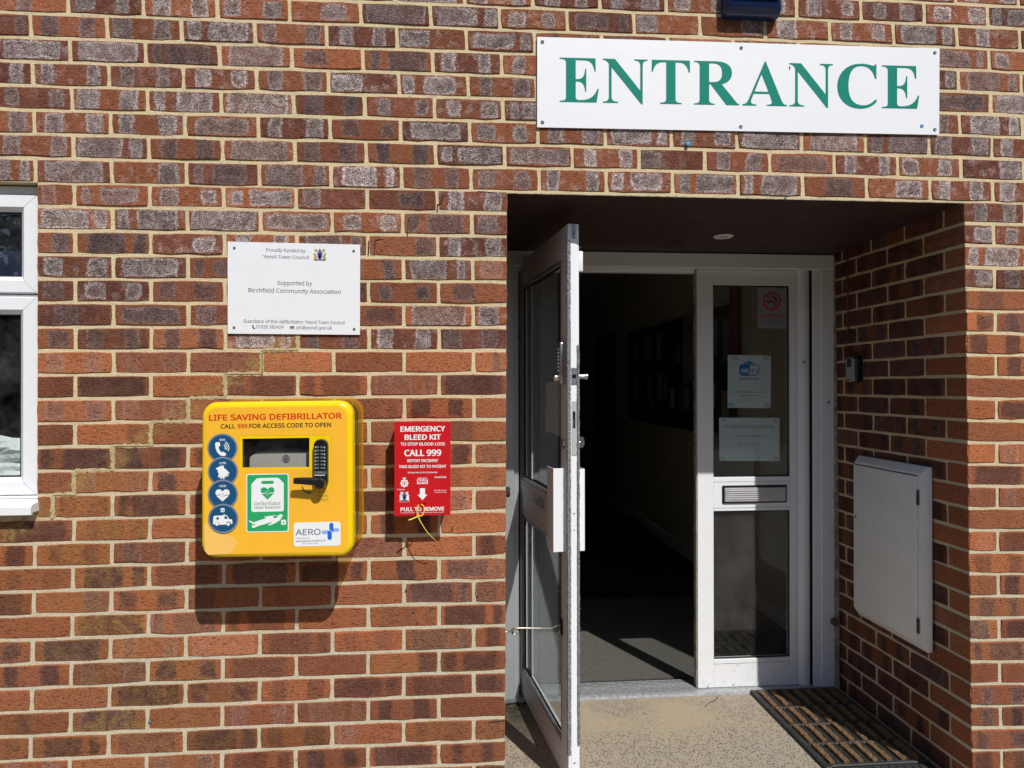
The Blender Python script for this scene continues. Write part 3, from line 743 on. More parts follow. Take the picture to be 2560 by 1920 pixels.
MB().box(WORLD, 1.3, 2.35, 0.002, 2.02, -8.595, -8.54, 0.003).build('door_leaf', M['dark_wood'], idr)
mbf = MB(); mbf.box(WORLD, 1.22, 1.298, 0.002, 2.10, -8.597, -8.52); mbf.box(WORLD, 2.352, 2.43, 0.002, 2.10, -8.597, -8.52); mbf.box(WORLD, 1.22, 2.43, 2.102, 2.18, -8.597, -8.52)
mbf.build('door_surround', M['dark_wood'], idr)
sd = thing('side_door', 'dark door in the right-hand wall of the hallway', 'door', (3.08, 6.3, 0))
MB().box(WORLD, 3.05, 3.088, 0.104, 2.03, -6.9, -5.9, 0.004).build('door_leaf', M['dark_wood'], sd)
MB().tube([(3.05, 6.0, 1.05), (3.0, 6.0, 1.05), (3.0, 6.11, 1.05)], 0.009, 8).build('handle', M['steel'], sd, True)
nb_ = thing('noticeboard', 'dark noticeboard pinned with pale sheets on the hallway wall', 'noticeboard', (3.08, 3.9, 1.1))
MB().box(WORLD, 3.07, 3.089, 1.12, 1.90, -5.1, -2.4).build('cork_panel', M['cork'], nb_)
f_ = MB()
for (y0, y1, z0, z1) in ((2.33, 5.17, 1.05, 1.118), (2.33, 5.17, 1.902, 1.96), (2.33, 2.398, 1.1184, 1.9016), (5.102, 5.17, 1.1184, 1.9016)): f_.box(WORLD, 3.055, 3.089, z0, z1, -y1, -y0)
f_.build('frame', M['dark_wood'], nb_)
rn = random.Random(4)
pm_ = [M['hall_paper'], simple('faded_blue_sheet', (0.22, 0.28, 0.36), 0.8), simple('faded_cream_sheet', (0.42, 0.38, 0.28), 0.8), simple('faded_dark_poster', (0.10, 0.07, 0.09), 0.8)]
for k in range(26):
    y = 2.45+(k % 13)*0.195+rn.uniform(-.05, .05); z = 1.15+(k//13)*0.37+rn.uniform(0, .13); h_ = rn.uniform(.14, .30)
    F_ = Frame((3.0665-.0007*k/26-.001*(k % 3), y, z), (0, -1, rn.uniform(-.06, .06)), (0, rn.uniform(-.03, .03), 1), (-1, 0, 0))
    MB().box(F_, -rn.uniform(.10, .19), 0, 0, min(h_, 1.885-z), 0, .0008).build('pinned_sheet', rn.choice(pm_), nb_)
pipe = MB().tube([(3.05, 2.27, 1.58), (3.05, 2.27, 2.64)], 0.035, 12).build('red_pipe', M['red_paint'], None, True); tag(pipe, 'red vertical pipe seen through the glass of the closed door leaf', 'pipe')
pan = thing('fire_panel', 'pale wall-mounted panel box seen through the closed door glass', 'electrical box', (3.05, 2.75, 1.5))
MB().box(WORLD, 2.98, 3.0888, 1.42, 1.95, -3.15, -2.72, 0.01, 2).build('body', simple('grey_panel', (0.30, 0.31, 0.30), 0.5), pan, 'auto'); MB().box(WORLD, 3.0, 3.06, 1.60, 1.75, -2.7198, -2.712, 0.003).build('display', M['black'], pan)
lt = thing('ceiling_fitting', 'white strip light fitting on the hallway ceiling, switched off', 'light', (2.2, 2.4, 2.62))
MB().box(WORLD, 1.6, 2.7, 2.585, 2.65, -2.52, -2.40, 0.008, 2).build('body', M['white_clean'], lt, 'auto')

# ------------------------------------------------------------------ soffit downlight
dl = thing('downlight', 'round white ceiling light set in the dark brown porch soffit', 'ceiling light', (2.0, 0.4, 2.04))
c = atz(1808, 586, 2.0275); ZS = soffit_z(c.y)
MB().lathe((c.x, c.y, ZS+.0012), (0, 0, -1), [(0, 0.040), (0.003, 0.041), (0.007, 0.036), (0.007, 0.024), (0.0005, 0.022)], 28).build('trim_ring', M['white_clean'], dl, 'auto')
MB().lathe((c.x, c.y, ZS+.0006), (0, 0, -1), [(0, 0.021), (0.003, 0.020), (0.004, 0.01)], 20).build('lens', simple('lamp_lens', (0.25, 0.24, 0.22), 0.2), dl, 'auto')
for k, (px, py) in enumerate(((1768, 556), (1876, 546), (2017, 546))):
    q_ = atz(px, py, 2.028); tube_ = MB().lathe((q_.x, q_.y, soffit_z(q_.y)+.0004), (0, 0, -1), [(0, .004), (.0012, .003)], 8).build('soffit_nail', M['dull_steel']); tag(tube_, 'tiny nail head in the brown soffit, ' + ('left of the downlight', 'right of the downlight', 'furthest right near the brick corner')[k], 'nail', 'nail heads in the soffit')

# ------------------------------------------------------------------ entrance sign
YS = -0.0065; FS = front(YS)
quad = [FS.inv(at(*p, YS)) for p in ((1343, 318), (2348, 337), (2349, 121), (1343, 92))]
sg = thing('entrance_sign', 'long white board with green ENTRANCE lettering screwed above the porch', 'sign', (2.15, 0, 2.25))
MB().prism(quad, -0.0045, 0.0, FS).build('board', M['board'], sg)
glyphs = [('E', 1399, 1497), ('N', 1507, 1619), ('T', 1629, 1725), ('R', 1735, 1848), ('A', 1855.5, 1967.5), ('N', 1973, 2082), ('C', 2093, 2192), ('E', 2204, 2298)]
for g, xa, xb in glyphs:
    W, outs = G[g]
    fy = lambda x, b: (254.7+(272-254.7)*(x-1399)/897) if b else (143.9+(165.5-143.9)*(x-1399)/897)
    q4 = [FS.inv(at(xa, fy(xa, 1), YS)), FS.inv(at(xb, fy(xb, 1), YS)), FS.inv(at(xb, fy(xb, 0), YS)), FS.inv(at(xa, fy(xa, 0), YS))]
    loops = [quadmap(q4, bez(o), 0, W, 0, 1000) for o in outs]
    MB().prism(loops[0], 0.0002, 0.0007, FS, holes=loops[1:]).build('letter', M['green_letter'], sg)
def screw(F, P, r, mat, parent, name='screw', h=0.0025):
    u, w_ = F.inv(P); p = F.p(u, w_, 0.0)
    MB().lathe(p, F.d, [(-0.001, r), (h*0.5, r*0.95), (h, r*0.6), (h*0.6, r*0.25)], 12).build(name, mat, parent, 'auto')
for px, py in ((1356, 105), (1853, 120), (2337, 132), (1356, 306), (1852, 317), (2337, 324)): screw(FS, at(px, py, YS), 0.0062, M['screw'], sg)
screw(FS, at(2304.5, 315, YS), 0.0066, M['blue_plug'], sg)
for px, py, a, b in ((1974, 170, .0025, .006), (2238, 197, .0022, .008)):
    u, w_ = FS.inv(at(px, py, YS)); MB().prism([(u+x_, w_+y_) for x_, y_ in circ(0, 0, a, 9, b)], 0.0008, 0.0011, FS).build('paint_chip', simple('chip', (0.10, 0.09, 0.08), 0.9), sg)

# ------------------------------------------------------------------ plaque
YP = -0.0065; FP = front(YP)
pl = thing('plaque', 'white rectangular plaque crediting Yeovil Town Council above the yellow cabinet', 'plaque', (0.67, 0, 1.57))
CP = lambda x, y: at(560+x*0.158228, 590+y*0.158228, YP)
MB().prism([FP.inv(at(*p, YP)) for p in ((569.3, 834), (899.7, 837), (900.3, 611.5), (569, 604))], -0.0038, 0.0, FP).build('panel', M['board'], pl)
for (cx_, cy_), m_ in (((163, 190), 'screw'), ((2050, 238), 'screw'), ((160, 1447), 'screw_brass'), ((2057, 1472), 'screw_brass')): screw(FP, CP(cx_, cy_), 0.0045, M[m_], pl)
for s_, a, b, h in (('Proudly funded by', (668, 243), (1288, 262), .0098), ('Yeovil Town Council', (618, 348), (1343, 365), .0098), ('Supported by', (845, 772), (1393, 782), .0125),
        ('Birchfield Community Association', (385, 885), (1843, 915), .0125), ('Guardians of this defibrillator: Yeovil Town Council', (307, 1368), (1903, 1395), .0100),
        ('01935 382424', (510, 1458), (943, 1462), .0098), ('ytc@yeovil.gov.uk', (1140, 1470), (1707, 1477), .0098)):
    text(s_, CP(*a), CP(*b), h, FP, M['ink'], pl, 'text_line', -0.002, 0.0004, True)
def shape(F, fn, pts, mat, parent, name, d0=0.0003, d1=0.0006, holes=()):
    return MB().prism([F.inv(fn(*p)) for p in pts], d0, d1, F, holes=[[F.inv(fn(*p)) for p in h] for h in holes]).build(name, mat, parent)
def ell(cx, cy, rx, ry=None, n=24): return circ(cx, cy, rx, n, ry)
M['gold'] = simple('gold_print', (0.45, 0.33, 0.13), 0.5); M['crest_blue'] = simple('crest_blue', (0.05, 0.06, 0.30), 0.5)
def crest(F, fn, x0, x1, y0, y1, parent, light=False):
    S = lambda a, b: (x0+(x1-x0)*a, y0+(y1-y0)*b)
    gd = M['white_print'] if light else M['gold']; dk = M['ink']
    cr = MB()
    for pts in ([S(.12,.98), S(.2,.88), S(.8,.88), S(.88,.98), S(.7,.94), S(.3,.94)],): cr.prism([F.inv(fn(*p)) for p in pts], .0003, .0006, F)
    o = cr.build('crest', dk, parent)
    for pts, m_ in ((([S(.34,.44), S(.66,.44), S(.66,.68), S(.6,.82), S(.5,.9), S(.4,.82), S(.34,.68)]), M['crest_blue']),
                    (([S(.30,.46), S(.33,.36), S(.42,.30), S(.5,.36), S(.58,.30), S(.67,.36), S(.70,.46)]), M['crest_blue']),
                    (([S(.42,.30), S(.40,.14), S(.47,.18), S(.5,.0), S(.53,.18), S(.60,.14), S(.58,.30)]), dk),
                    (([S(.02,.9), S(.10,.62), S(.04,.42), S(.14,.38), S(.28,.56), S(.32,.84), S(.20,.88)]), gd),
                    (([S(.98,.9), S(.90,.62), S(.96,.42), S(.86,.38), S(.72,.56), S(.68,.84), S(.80,.88)]), gd),
                    (([S(.10,.16), S(.22,.08), S(.36,.2), S(.30,.32), S(.20,.30)]), gd), (([S(.90,.16), S(.78,.08), S(.64,.2), S(.70,.32), S(.80,.30)]), gd),
                    (([S(.44,.5), S(.56,.5), S(.56,.7), S(.5,.8), S(.44,.7)]), gd)):
        MB().prism([F.inv(fn(*p)) for p in pts], .0006, .0009, F).build('crest_print', m_, parent)
crest(FP, CP, 1405, 1625, 185, 400, pl)
shape(FP, CP, [(447,1408),(462,1402),(470,1425),(464,1432),(472,1448),(482,1446),(494,1462),(482,1470),(462,1462),(450,1440)], M['black_ink'], pl, 'phone_icon')
shape(FP, CP, [(1043,1425),(1110,1425),(1110,1468),(1043,1468)], M['black_ink'], pl, 'envelope_icon')
shape(FP, CP, [(1047,1430),(1077,1452),(1106,1430),(1106,1434),(1084,1452),(1106,1464),(1100,1466),(1077,1456),(1052,1466),(1047,1463),(1070,1452),(1047,1434)], M['white_print'], pl, 'envelope_flap', .0007, .0009)
# ------------------------------------------------------------------ defibrillator cabinet
YD = -0.225
df = thing('defibrillator_cabinet', 'yellow wall cabinet with rounded corners lettered LIFE SAVING DEFIBRILLATOR', 'defibrillator cabinet', (0.68, 0, 1.13))
FD_ = front(YD)
D = lambda x, y, yy=YD: at(490+x*0.253165, 990+y*0.253165, yy)
dquad = [FD_.inv(D(*p)) for p in ((42, 1606), (1556, 1590), (1546, 44), (48, 62))]
def dbox(pts01): return quadmap(dquad, pts01, 0, 1, 0, 1)
def dl_(ins, r=0.095, n=7): return dbox(rrect(ins, 1-ins, ins, 1-ins, r-ins*0.6, n))
outl = lambda ins, d, r=0.095: [FD_.p(u, w_, d) for u, w_ in dl_(ins, r)]
winh = [FD_.inv(D(*p)) for p in ((457, 708), (1118, 702), (1120, 412), (457, 422))]
bdy = MB()
L3 = dl_(0.036)
loops = [outl(0.012, -0.050), outl(0.0, -0.047), outl(0.0, -0.016), outl(0.004, -0.0085), outl(0.012, -0.0035), outl(0.022, -0.0008), outl(0.036, 0.0)]
bdy.loft(loops, cap0=False, cap1=False)
bdy.prism(L3, -0.0, 0.0, FD_, holes=[winh]); pass
# reveal of the viewing window
for i in range(4):
    a, b = winh[i], winh[(i+1) % 4]
    bdy.faces([FD_.p(*a, 0), FD_.p(*b, 0), FD_.p(*b, -0.006), FD_.p(*a, -0.006)], [(0, 1, 2, 3)])
bdy.build('cabinet_door', M['yellow'], df, 'auto', merge=True)
lab = [FD_.inv(D(*p)) for p in ((86, 1566), (1505, 1540), (1492, 98), (90, 118))]
cut = [(436, 712), (436, 402), (448, 392), (1312, 386), (1325, 398), (1322, 890), (1305, 912), (1180, 914), (1160, 890), (1158, 722)]
LB = quadmap(lab, rrect(0, 1, 0, 1, 0.085, 7), 0, 1, 0, 1)
MB().prism(LB, 0.0002, 0.0005, FD_, holes=[[FD_.inv(D(*p)) for p in cut]]).build('front_label', M['orange_label'], df)
# rear shell: clear tinted polycarbonate, nearly down to the wall
sh = MB(); qs = [outl(0.010, -0.0525), outl(0.006, -0.10), outl(0.000, -0.205), outl(-0.012, -0.206), outl(-0.012, -0.218)]
sh.loft(qs, False, True); sh.build('rear_shell', M['shell'], df, 'auto')
MB().prism([FD_.inv(D(*p)) for p in ((440, 716), (1130, 716), (1130, 404), (440, 404))], -0.0085, -0.0065, FD_).build('window_pane', M['glass'], df)
inn = MB(); inn.prism(dl_(0.02), -0.20, -0.198, FD_); inn.build('back_panel', M['black'], df)
lin = MB()
for (a, b, c_, d_) in ((440, 400, 465, 735), (1118, 400, 1150, 735), (440, 380, 1150, 405), (440, 716, 1150, 740)):
    lin.prism([FD_.inv(D(*p)) for p in ((a, d_), (c_, d_), (c_, b), (a, b))], -0.17, -0.0090, FD_)
lin.build('window_lining', M['black'], df)
dev = thing('defibrillator', 'pale grey defibrillator case seen behind the small window of the yellow cabinet', 'defibrillator', tuple(D(820, 640, YD+0.1)))
Fdv = front(YD+0.040); dq = [Fdv.inv(at(490+x*.253165, 990+y*.253165, YD+0.040)) for x, y in ((515, 900), (1300, 880), (1300, 545), (515, 545))]
q2 = quadmap(dq, rrect(0, 1, 0, 1, 0.22, 8), 0, 1, 0, 1); q3 = quadmap(dq, rrect(0.02, .98, 0.03, .97, 0.2, 8), 0, 1, 0, 1)
MB().loft([[Fdv.p(*p, -0.10) for p in q2], [Fdv.p(*p, -0.012) for p in q2], [Fdv.p(*p, 0.0) for p in q3]]).build('case', M['grey_device'], dev, 'auto')
c = at(490+893*.253165, 990+614*.253165, YD+0.040)
MB().lathe(c, (0, -1, 0), [(0, 0.0115), (0.002, 0.012), (0.003, 0.0095), (0.001, 0.009)], 22).build('button_ring', simple('device_ring', (0.30, 0.29, 0.30), 0.4), dev, 'auto')
MB().lathe(c, (0, -1, 0), [(0, 0.007), (0.003, 0.0065), (0.0035, 0.003)], 16).build('button', simple('device_button', (0.16, 0.16, 0.18), 0.4), dev, 'auto')
for s_, a, b, h, m_, bo in (('LIFE SAVING DEFIBRILLATOR', (132, 241), (1438, 221), .0158, 'red_ink', .016), ('CALL', (245, 320), (388, 318), .0115, 'black_ink', .013), ('999', (412, 318), (507, 316), .0118, 'red_ink', .013),
        ('FOR ACCESS CODE TO OPEN', (528, 316), (1333, 303), .0118, 'black_ink', .013)):
    text(s_, D(*a), D(*b), h, FD_, M[m_], df, 'lettering', bo, 0.0009)
# round badges
bc = [(262, 515), (268, 745), (268, 970), (272, 1208)]
for k, (x, y) in enumerate(bc):
    d = 0.0008+0.0007*k
    bg_ = MB().prism([FD_.inv(D(*p)) for p in ell(x, y, 150, 146, 40)], d, d+.0004, FD_).build('badge', M['grey_ring'], df)
    MB().prism([FD_.inv(D(*p)) for p in ell(x, y, 134, 130, 40)], d+.0004, d+.0006, FD_).build('badge_disc', M['blue_badge'], bg_)
    dd = d+.0006; I = lambda pts, holes=(): MB().prism([FD_.inv(D(*p)) for p in pts], dd, dd+.0002, FD_, holes=[[FD_.inv(D(*p)) for p in h] for h in holes]).build('badge_icon', M['white_print'], bg_)
    tx = ('999', 'CPR', 'AED', 'H')[k]
    if k < 3:
        wv = (52, 62, 64)[k]; text(tx, D(x-wv/2-2, y-72 if k < 2 else y-72), D(x+wv/2, y-73), .0058, FD_, M['white_print'], bg_, 'lettering', .012, dd+.0003)
    if k == 0:
        I([(190,468),(204,456),(232,456),(240,468),(240,492),(232,498),(226,500),(228,520),(240,545),(256,556),(262,550),(276,552),(298,568),(300,578),(288,590),(262,592),(236,582),(212,556),(196,520)])
        for r_ in (34, 52, 72):
            arc = [(256+math.cos(math.radians(a_))*r_*.95+6, 512+math.sin(math.radians(a_))*r_) for a_ in range(-62, 30, 11)]
            arc2 = [(256+math.cos(math.radians(a_))*(r_-8)*.95+6, 512+math.sin(math.radians(a_))*(r_-8)) for a_ in range(29, -63, -11)]
            I(arc+arc2)
    elif k == 1:
        I([(196,716),(240,692),(275,684),(280,712),(300,726),(322,748),(333,760),(328,768),(312,762),(326,784),(318,792),(302,776),(306,796),(298,802),(286,786),(284,816),(272,822),(262,796),(252,818),(242,816),(240,790),(228,806),(220,800),(228,762),(214,748),(222,740),(208,724)])
    elif k == 2:
        hp = [(265, 1040), (205, 985), (195, 958), (200, 934), (222, 920), (246, 922), (265, 942), (286, 922), (312, 920), (332, 936), (336, 960), (326, 985)]
        I(hp)
        zz = [(196,974),(238,974),(248,952),(258,1000),(270,950),(280,988),(288,974),(338,974)]
        MB().prism([FD_.inv(D(*p)) for p in zz]+[FD_.inv(D(a_, b_+6)) for a_, b_ in reversed(zz)], dd+.0003, dd+.0004, FD_).build('badge_line', M['blue_badge'], bg_)
    else:
        I(rrect(248, 286, 1105, 1145, 8, 3)); text('H', D(258, 1138), D(277, 1138), .0064, FD_, M['blue_badge'], bg_, 'lettering', .01, dd+.0004)
        I([(176,1190),(190,1180),(272,1177),(276,1168),(290,1168),(294,1176),(312,1178),(330,1212),(360,1218),(364,1256),(352,1262),(340,1240),(320,1236),(304,1246),(300,1266),(236,1270),(228,1248),(212,1242),(196,1250),(190,1266),(172,1262)], [[(284,1186),(306,1184),(320,1210),(284,1212)]])
        for cx_ in (211, 322): I(ell(cx_, 1262, 17, 17, 16))
        MB().prism([FD_.inv(D(*p)) for p in [(214,1190),(222,1190),(222,1200),(230,1196),(234,1203),(226,1207),(234,1212),(230,1218),(222,1214),(222,1224),(214,1224),(214,1214),(206,1218),(202,1212),(210,1207),(202,1203),(206,1196),(214,1200)]], dd+.0003, dd+.0004, FD_).build('badge_line', M['blue_badge'], bg_)
# green first aid label
def DS(pts, m_, nm, d0, d1=None, holes=(), par=None): return MB().prism([FD_.inv(D(*p)) for p in pts], d0, d1 or d0+.0002, FD_, holes=[[FD_.inv(D(*p)) for p in h] for h in holes]).build(nm, M[m_], par or df)
def rot_r(x0, x1, y0, y1, r, sk=-6): return [(a, b+sk*(a-x0)/(x1-x0)) for a, b in rrect(x0, x1, y0, y1, r, 4)]
gl_ = DS(rot_r(498, 916, 770, 1346, 22), 'white_print', 'green_label', .0008)
DS(rot_r(507, 907, 779, 1337, 16), 'green_print', 'label_field', .0010, par=gl_)
DS([(548,870),(600,815),(628,810),(794,806),(820,812),(868,862),(868,1124),(856,1138),(562,1144),(548,1132)], 'white_print', 'label_case', .0012, holes=[rot_r(645, 770, 838, 869, 14, -2)], par=gl_)
DS([(708,1022),(652,968),(640,938),(644,912),(664,901),(690,902),(708,922),(728,901),(754,899),(772,912),(776,938),(764,968)], 'green_print', 'label_heart', .0015, par=gl_)
zz = [(642,958),(684,957),(692,938),(704,986),(716,926),(726,970),(736,952),(776,952)]
DS(zz+[(a, b+7) for a, b in reversed(zz)], 'white_print', 'label_line', .0018, par=gl_)
text('Defibrillator', D(579, 1079), D(838, 1075), .0098, FD_, M['green_text'], gl_, 'lettering', 0, .0016); text('Heart Restarter', D(579, 1115), D(838, 1110), .0082, FD_, M['green_text'], gl_, 'lettering', 0, .0016)
DS([(522,1234),(530,1228),(570,1248),(640,1222),(700,1206),(676,1196),(680,1190),(740,1182),(780,1176),(812,1180),(842,1190),(846,1204),(824,1230),(778,1258),(722,1278),(714,1272),(760,1240),(720,1252),(660,1270),(610,1284),(576,1302),(556,1298),(548,1278),(600,1266),(560,1262)], 'white_print', 'label_figure', .0012, par=gl_)
DS(ell(838, 1182, 19, 16, 16), 'white_print', 'label_figure', .0014, par=gl_); DS(rot_r(842, 890, 1222, 1271, 8, -1), 'white_print', 'label_case', .0012, par=gl_)
DS([(866,1258),(856,1246),(858,1240),(866,1243),(874,1239),(877,1246)], 'green_print', 'label_heart', .0015, par=gl_)
DS([(760,1184),(800,1180),(808,1190),(790,1204),(768,1200)], 'green_print', 'label_line', .0015, par=gl_)
# maker's label
ae = DS(rot_r(967, 1428, 1250, 1487, 24, -11), 'white_print', 'maker_label', .0008)
text('AERO', D(986, 1374), D(1230, 1368), .0170, FD_, M['grey_print'], ae, 'lettering', .012, .0012)
text('Healthcare', D(985, 1413), D(1122, 1409), .0050, FD_, M['grey_print'], ae, 'lettering', 0, .0012); text('WWW.AEROHEALTHCARE.CO.UK', D(986, 1441), D(1283, 1432), .0036, FD_, M['navy_print'], ae, 'lettering', .004, .0012)
text('0845 604 9280', D(1048, 1465), D(1205, 1460), .0040, FD_, M['grey_print'], ae, 'lettering', 0, .0012)
def cap_(x0, x1, y0, y1): r_ = min(x1-x0, y1-y0)/2-.5; return rrect(x0, x1, y0, y1, r_, 6)
DS(cap_(1240, 1340, 1326, 1362), 'aero_pale', 'label_cross', .0011, par=ae); DS(cap_(1330, 1416, 1304, 1340), 'aero_pale', 'label_cross', .0011, par=ae)
DS([(1318,1270),(1322,1256),(1338,1250),(1354,1256),(1358,1270),(1358,1338),(1318,1318)], 'aero_blue', 'label_cross', .0014, par=ae); DS([(1300,1326),(1342,1344),(1342,1400),(1336,1414),(1321,1420),(1306,1414),(1300,1402)], 'aero_blue', 'label_cross', .0014, par=ae)
# pale corner print, green hint arrow and words
DS([(80,1262),(150,1262),(190,1340),(255,1362),(300,1368),(360,1392),(415,1450),(385,1480),(375,1520),(340,1560),(120,1568),(88,1530)], 'pale_label', 'corner_print', .0007)
for a, b, c_, d_ in ((262,1378,395,1462),(232,1428,382,1508),(210,1476,352,1550)):
    vx, vy = c_-a, d_-b; l_ = math.hypot(vx, vy); nx, ny = -vy/l_*3, vx/l_*3
    DS([(a, b), (c_, d_), (c_+nx, d_+ny), (a+nx, b+ny)], 'pale_line', 'corner_print_line', .0009)
DS([(1042,892),(1054,888),(1064,916),(1086,938),(1112,948),(1116,938),(1148,950),(1104,972),(1108,960),(1076,950),(1052,926)], 'green_text', 'arrow_print', .0007)
for s_, a, b in (('Turn', (1210, 962), (1284, 958)), ('Handle', (1196, 1000), (1306, 996)), ('To Open', (1182, 1036), (1312, 1032))): text(s_, D(*a), D(*b), .0072, FD_, M['olive_text'], df, 'lettering', 0, .0008)
# code lock and lever
lk = MB(); q_ = [FD_.inv(D(x, y)) for x, y in rrect(1171, 1310, 424, 905, 62, 7)]; q_i = [FD_.inv(D(x, y)) for x, y in rrect(1177, 1304, 430, 899, 56, 7)]
lk.loft([[FD_.p(*p, 0.0002) for p in q_], [FD_.p(*p, 0.016) for p in q_], [FD_.p(*p, 0.0195) for p in q_i]]); lko = lk.build('code_lock', M['black'], df, 'auto')
for k in range(7):
    y = 500+k*34
    for x in (1213, 1254):
        MB().box(FD_, *sorted((FD_.inv(D(x-15, y))[0], FD_.inv(D(x+15, y))[0])), *sorted((FD_.inv(D(x, y+9))[1], FD_.inv(D(x, y-9))[1])), 0.019, 0.0225, 0.001).build('lock_button', M['dull_steel'], lko)
    for tx, x in zip(('1234' '5XY')[k], (1190,)): text(tx, D(x-6, y+9), D(x+6, y+9), .0046, FD_, M['white_print'], lko, 'lettering', .01, .0200)
    for tx, x in zip(('67890ZC')[k], (1281,)): text(tx, D(x-6, y+9), D(x+6, y+9), .0046, FD_, M['white_print'], lko, 'lettering', .01, .0200)
MB().prism([FD_.inv(D(*p)) for p in ((1176, 735), (1300, 735), (1300, 765), (1176, 765))], .0195, .0202, FD_).build('lock_band', M['dull_steel'], lko)
MB().prism([FD_.inv(D(*p)) for p in ((1182, 771), (1285, 771), (1285, 778), (1182, 778))], .0197, .0202, FD_).build('lock_print', M['white_print'], lko)
hub = D(1243, 848); MB().lathe(hub, (0, -1, 0), [(0.016, 0.0165), (0.024, 0.0165), (0.040, 0.0150), (0.044, 0.011)], 24).build('lever_hub', M['black'], df, 'auto')
lv = MB(); P_ = [at(490+x*.253165, 990+y*.253165, YD-0.036) for x, y in ((1258, 852), (1215, 846), (1130, 842), (1040, 838), (985, 838), (964, 838))]
rr_ = [0.011, 0.0115, 0.0112, 0.0100, 0.0092, 0.0082]; lps = []
for p, r_ in zip(P_, rr_): lps.append([p+Vector((0, math.cos(a_)*r_*.62, math.sin(a_)*r_)) for a_ in [2*math.pi*k/14 for k in range(14)]])
lv.loft(lps).build('lever', M['black'], df, 'auto')

# ------------------------------------------------------------------ bleed kit
YK = -0.080; FK = front(YK)
K = lambda x, y: at(960+x*0.240964, 1040+y*0.240964, YK)
kt = thing('bleed_kit_box', 'narrow red metal box lettered EMERGENCY BLEED KIT on the brick wall', 'emergency box', (1.08, 0, 1.14))
kq = [FK.inv(K(*p)) for p in ((108, 1036), (690, 1024), (691, 62), (108, 62))]
MB().loft([[FK.p(*p, -0.0795) for p in quadmap(kq, rrect(.015, .985, .10, .995, .01, 2), 0, 1, 0, 1)], [FK.p(*p, -0.0045) for p in quadmap(kq, rrect(.015, .985, .10, .995, .01, 2), 0, 1, 0, 1)]]).build('body', M['red_box'], kt)
slot = [FK.inv(K(*p)) for p in ((372, 920), (437, 918), (440, 904), (372, 906))]
cv = quadmap(kq, rrect(0, 1, 0, 1, .012, 3), 0, 1, 0, 1)
MB().prism(cv, -0.004, 0.0, FK, holes=[slot]).build('cover', M['red_box'], kt)
sk_ = MB(); sk_.prism([kq[0], kq[1], (kq[1][0], kq[1][1]+0.028), (kq[0][0], kq[0][1]+0.028)], 0.0002, 0.0028, FK); 
M['red_dark'] = M['red_box']; sk_.build('flap', M['red_box'], kt)
for s_, a, b, h, bo in (('EMERGENCY', (173, 162), (632, 157), .0158, .022), ('BLEED KIT', (217, 247), (587, 243), .0156, .022), ('TO STOP BLOOD LOSS', (173, 307), (630, 304), .0092, .018), ('CALL 999', (214, 415), (590, 411), .0186, .022),
        ('REPORT INCIDENT', (243, 478), (560, 476), .0086, .018), ('TAKE BLEED KIT TO PATIENT', (155, 540), (645, 536), .0086, .018), ('Saving Lives in the Community', (245, 593), (552, 591), .0046, .014), ('Supported by', (350, 650), (447, 650), .0040, .012),
        ('HeartSafe', (525, 642), (646, 641), .0052, .016), ('Scan QR to learn', (520, 776), (650, 776), .0032, .01), ('more & re-order', (524, 796), (648, 795), .0032, .01), ('PULL TO REMOVE', (174, 986), (622, 978), .0114, .022),
        ('Funded by', (138, 768), (213, 768), .0038, .012), ('Yeovil Town Council', (158, 895), (266, 893), .0024, .01)):
    text(s_, K(*a), K(*b), h, FK, M['white_print'], kt, 'lettering', bo, 0.0034 if 'PULL' in s_ else 0.0006)
text('© Copyright HeartSafe 2022 - Registered Design Number 6204421'[:62], K(175, 1007), K(620, 1001), .0030, FK, M['white_print'], kt, 'lettering', .004, 0.0034)
nh = MB().prism([FK.inv(K(*p)) for p in ((343, 706), (455, 704), (455, 656), (343, 658))], .0004, .0006, FK).build('health_service_logo', M['white_print'], kt)
text('NHS', K(351, 699), K(444, 697), .0116, FK, M['red_box'], nh, 'lettering', .022, .0008, slant=.2)
MB().prism([FK.inv(K(*p)) for p in ((373, 750), (425, 749), (426, 814), (449, 814), (400, 872), (348, 816), (373, 816))], .0004, .0007, FK).build('arrow', M['white_print'], kt)
def star(cx, cy, r1, r2, n, a0=0): return [(cx+(r1 if k % 2 == 0 else r2)*math.cos(math.pi*k/n+a0), cy+(r1 if k % 2 == 0 else r2)*math.sin(math.pi*k/n+a0)) for k in range(2*n)]
MB().prism([FK.inv(K(*p)) for p in star(211, 698, 46, 35, 8)], .0004, .0006, FK, holes=[[FK.inv(K(*p)) for p in ell(211, 698, 27, 27, 18)]]).build('police_badge', M['white_print'], kt)
MB().prism([FK.inv(K(*p)) for p in ell(211, 698, 23, 23, 18)], .0004, .0006, FK, holes=[[FK.inv(K(*p)) for p in ((202, 686), (221, 686), (219, 706), (211, 714), (203, 706))]]).build('police_badge', M['white_print'], kt)
MB().prism([FK.inv(K(*p)) for p in ((196, 655), (192, 640), (203, 645), (211, 633), (219, 645), (230, 640), (226, 655))], .0004, .0006, FK).build('police_crown', M['white_print'], kt)
MB().prism([FK.inv(K(*p)) for p in ell(211, 835, 50, 46, 20)], .0004, .0005, FK).build('crest_ground', simple('crest_white', (0.55, 0.50, 0.50), 0.5), kt)
crest(FK, K, 158, 266, 775, 888, kt, True)
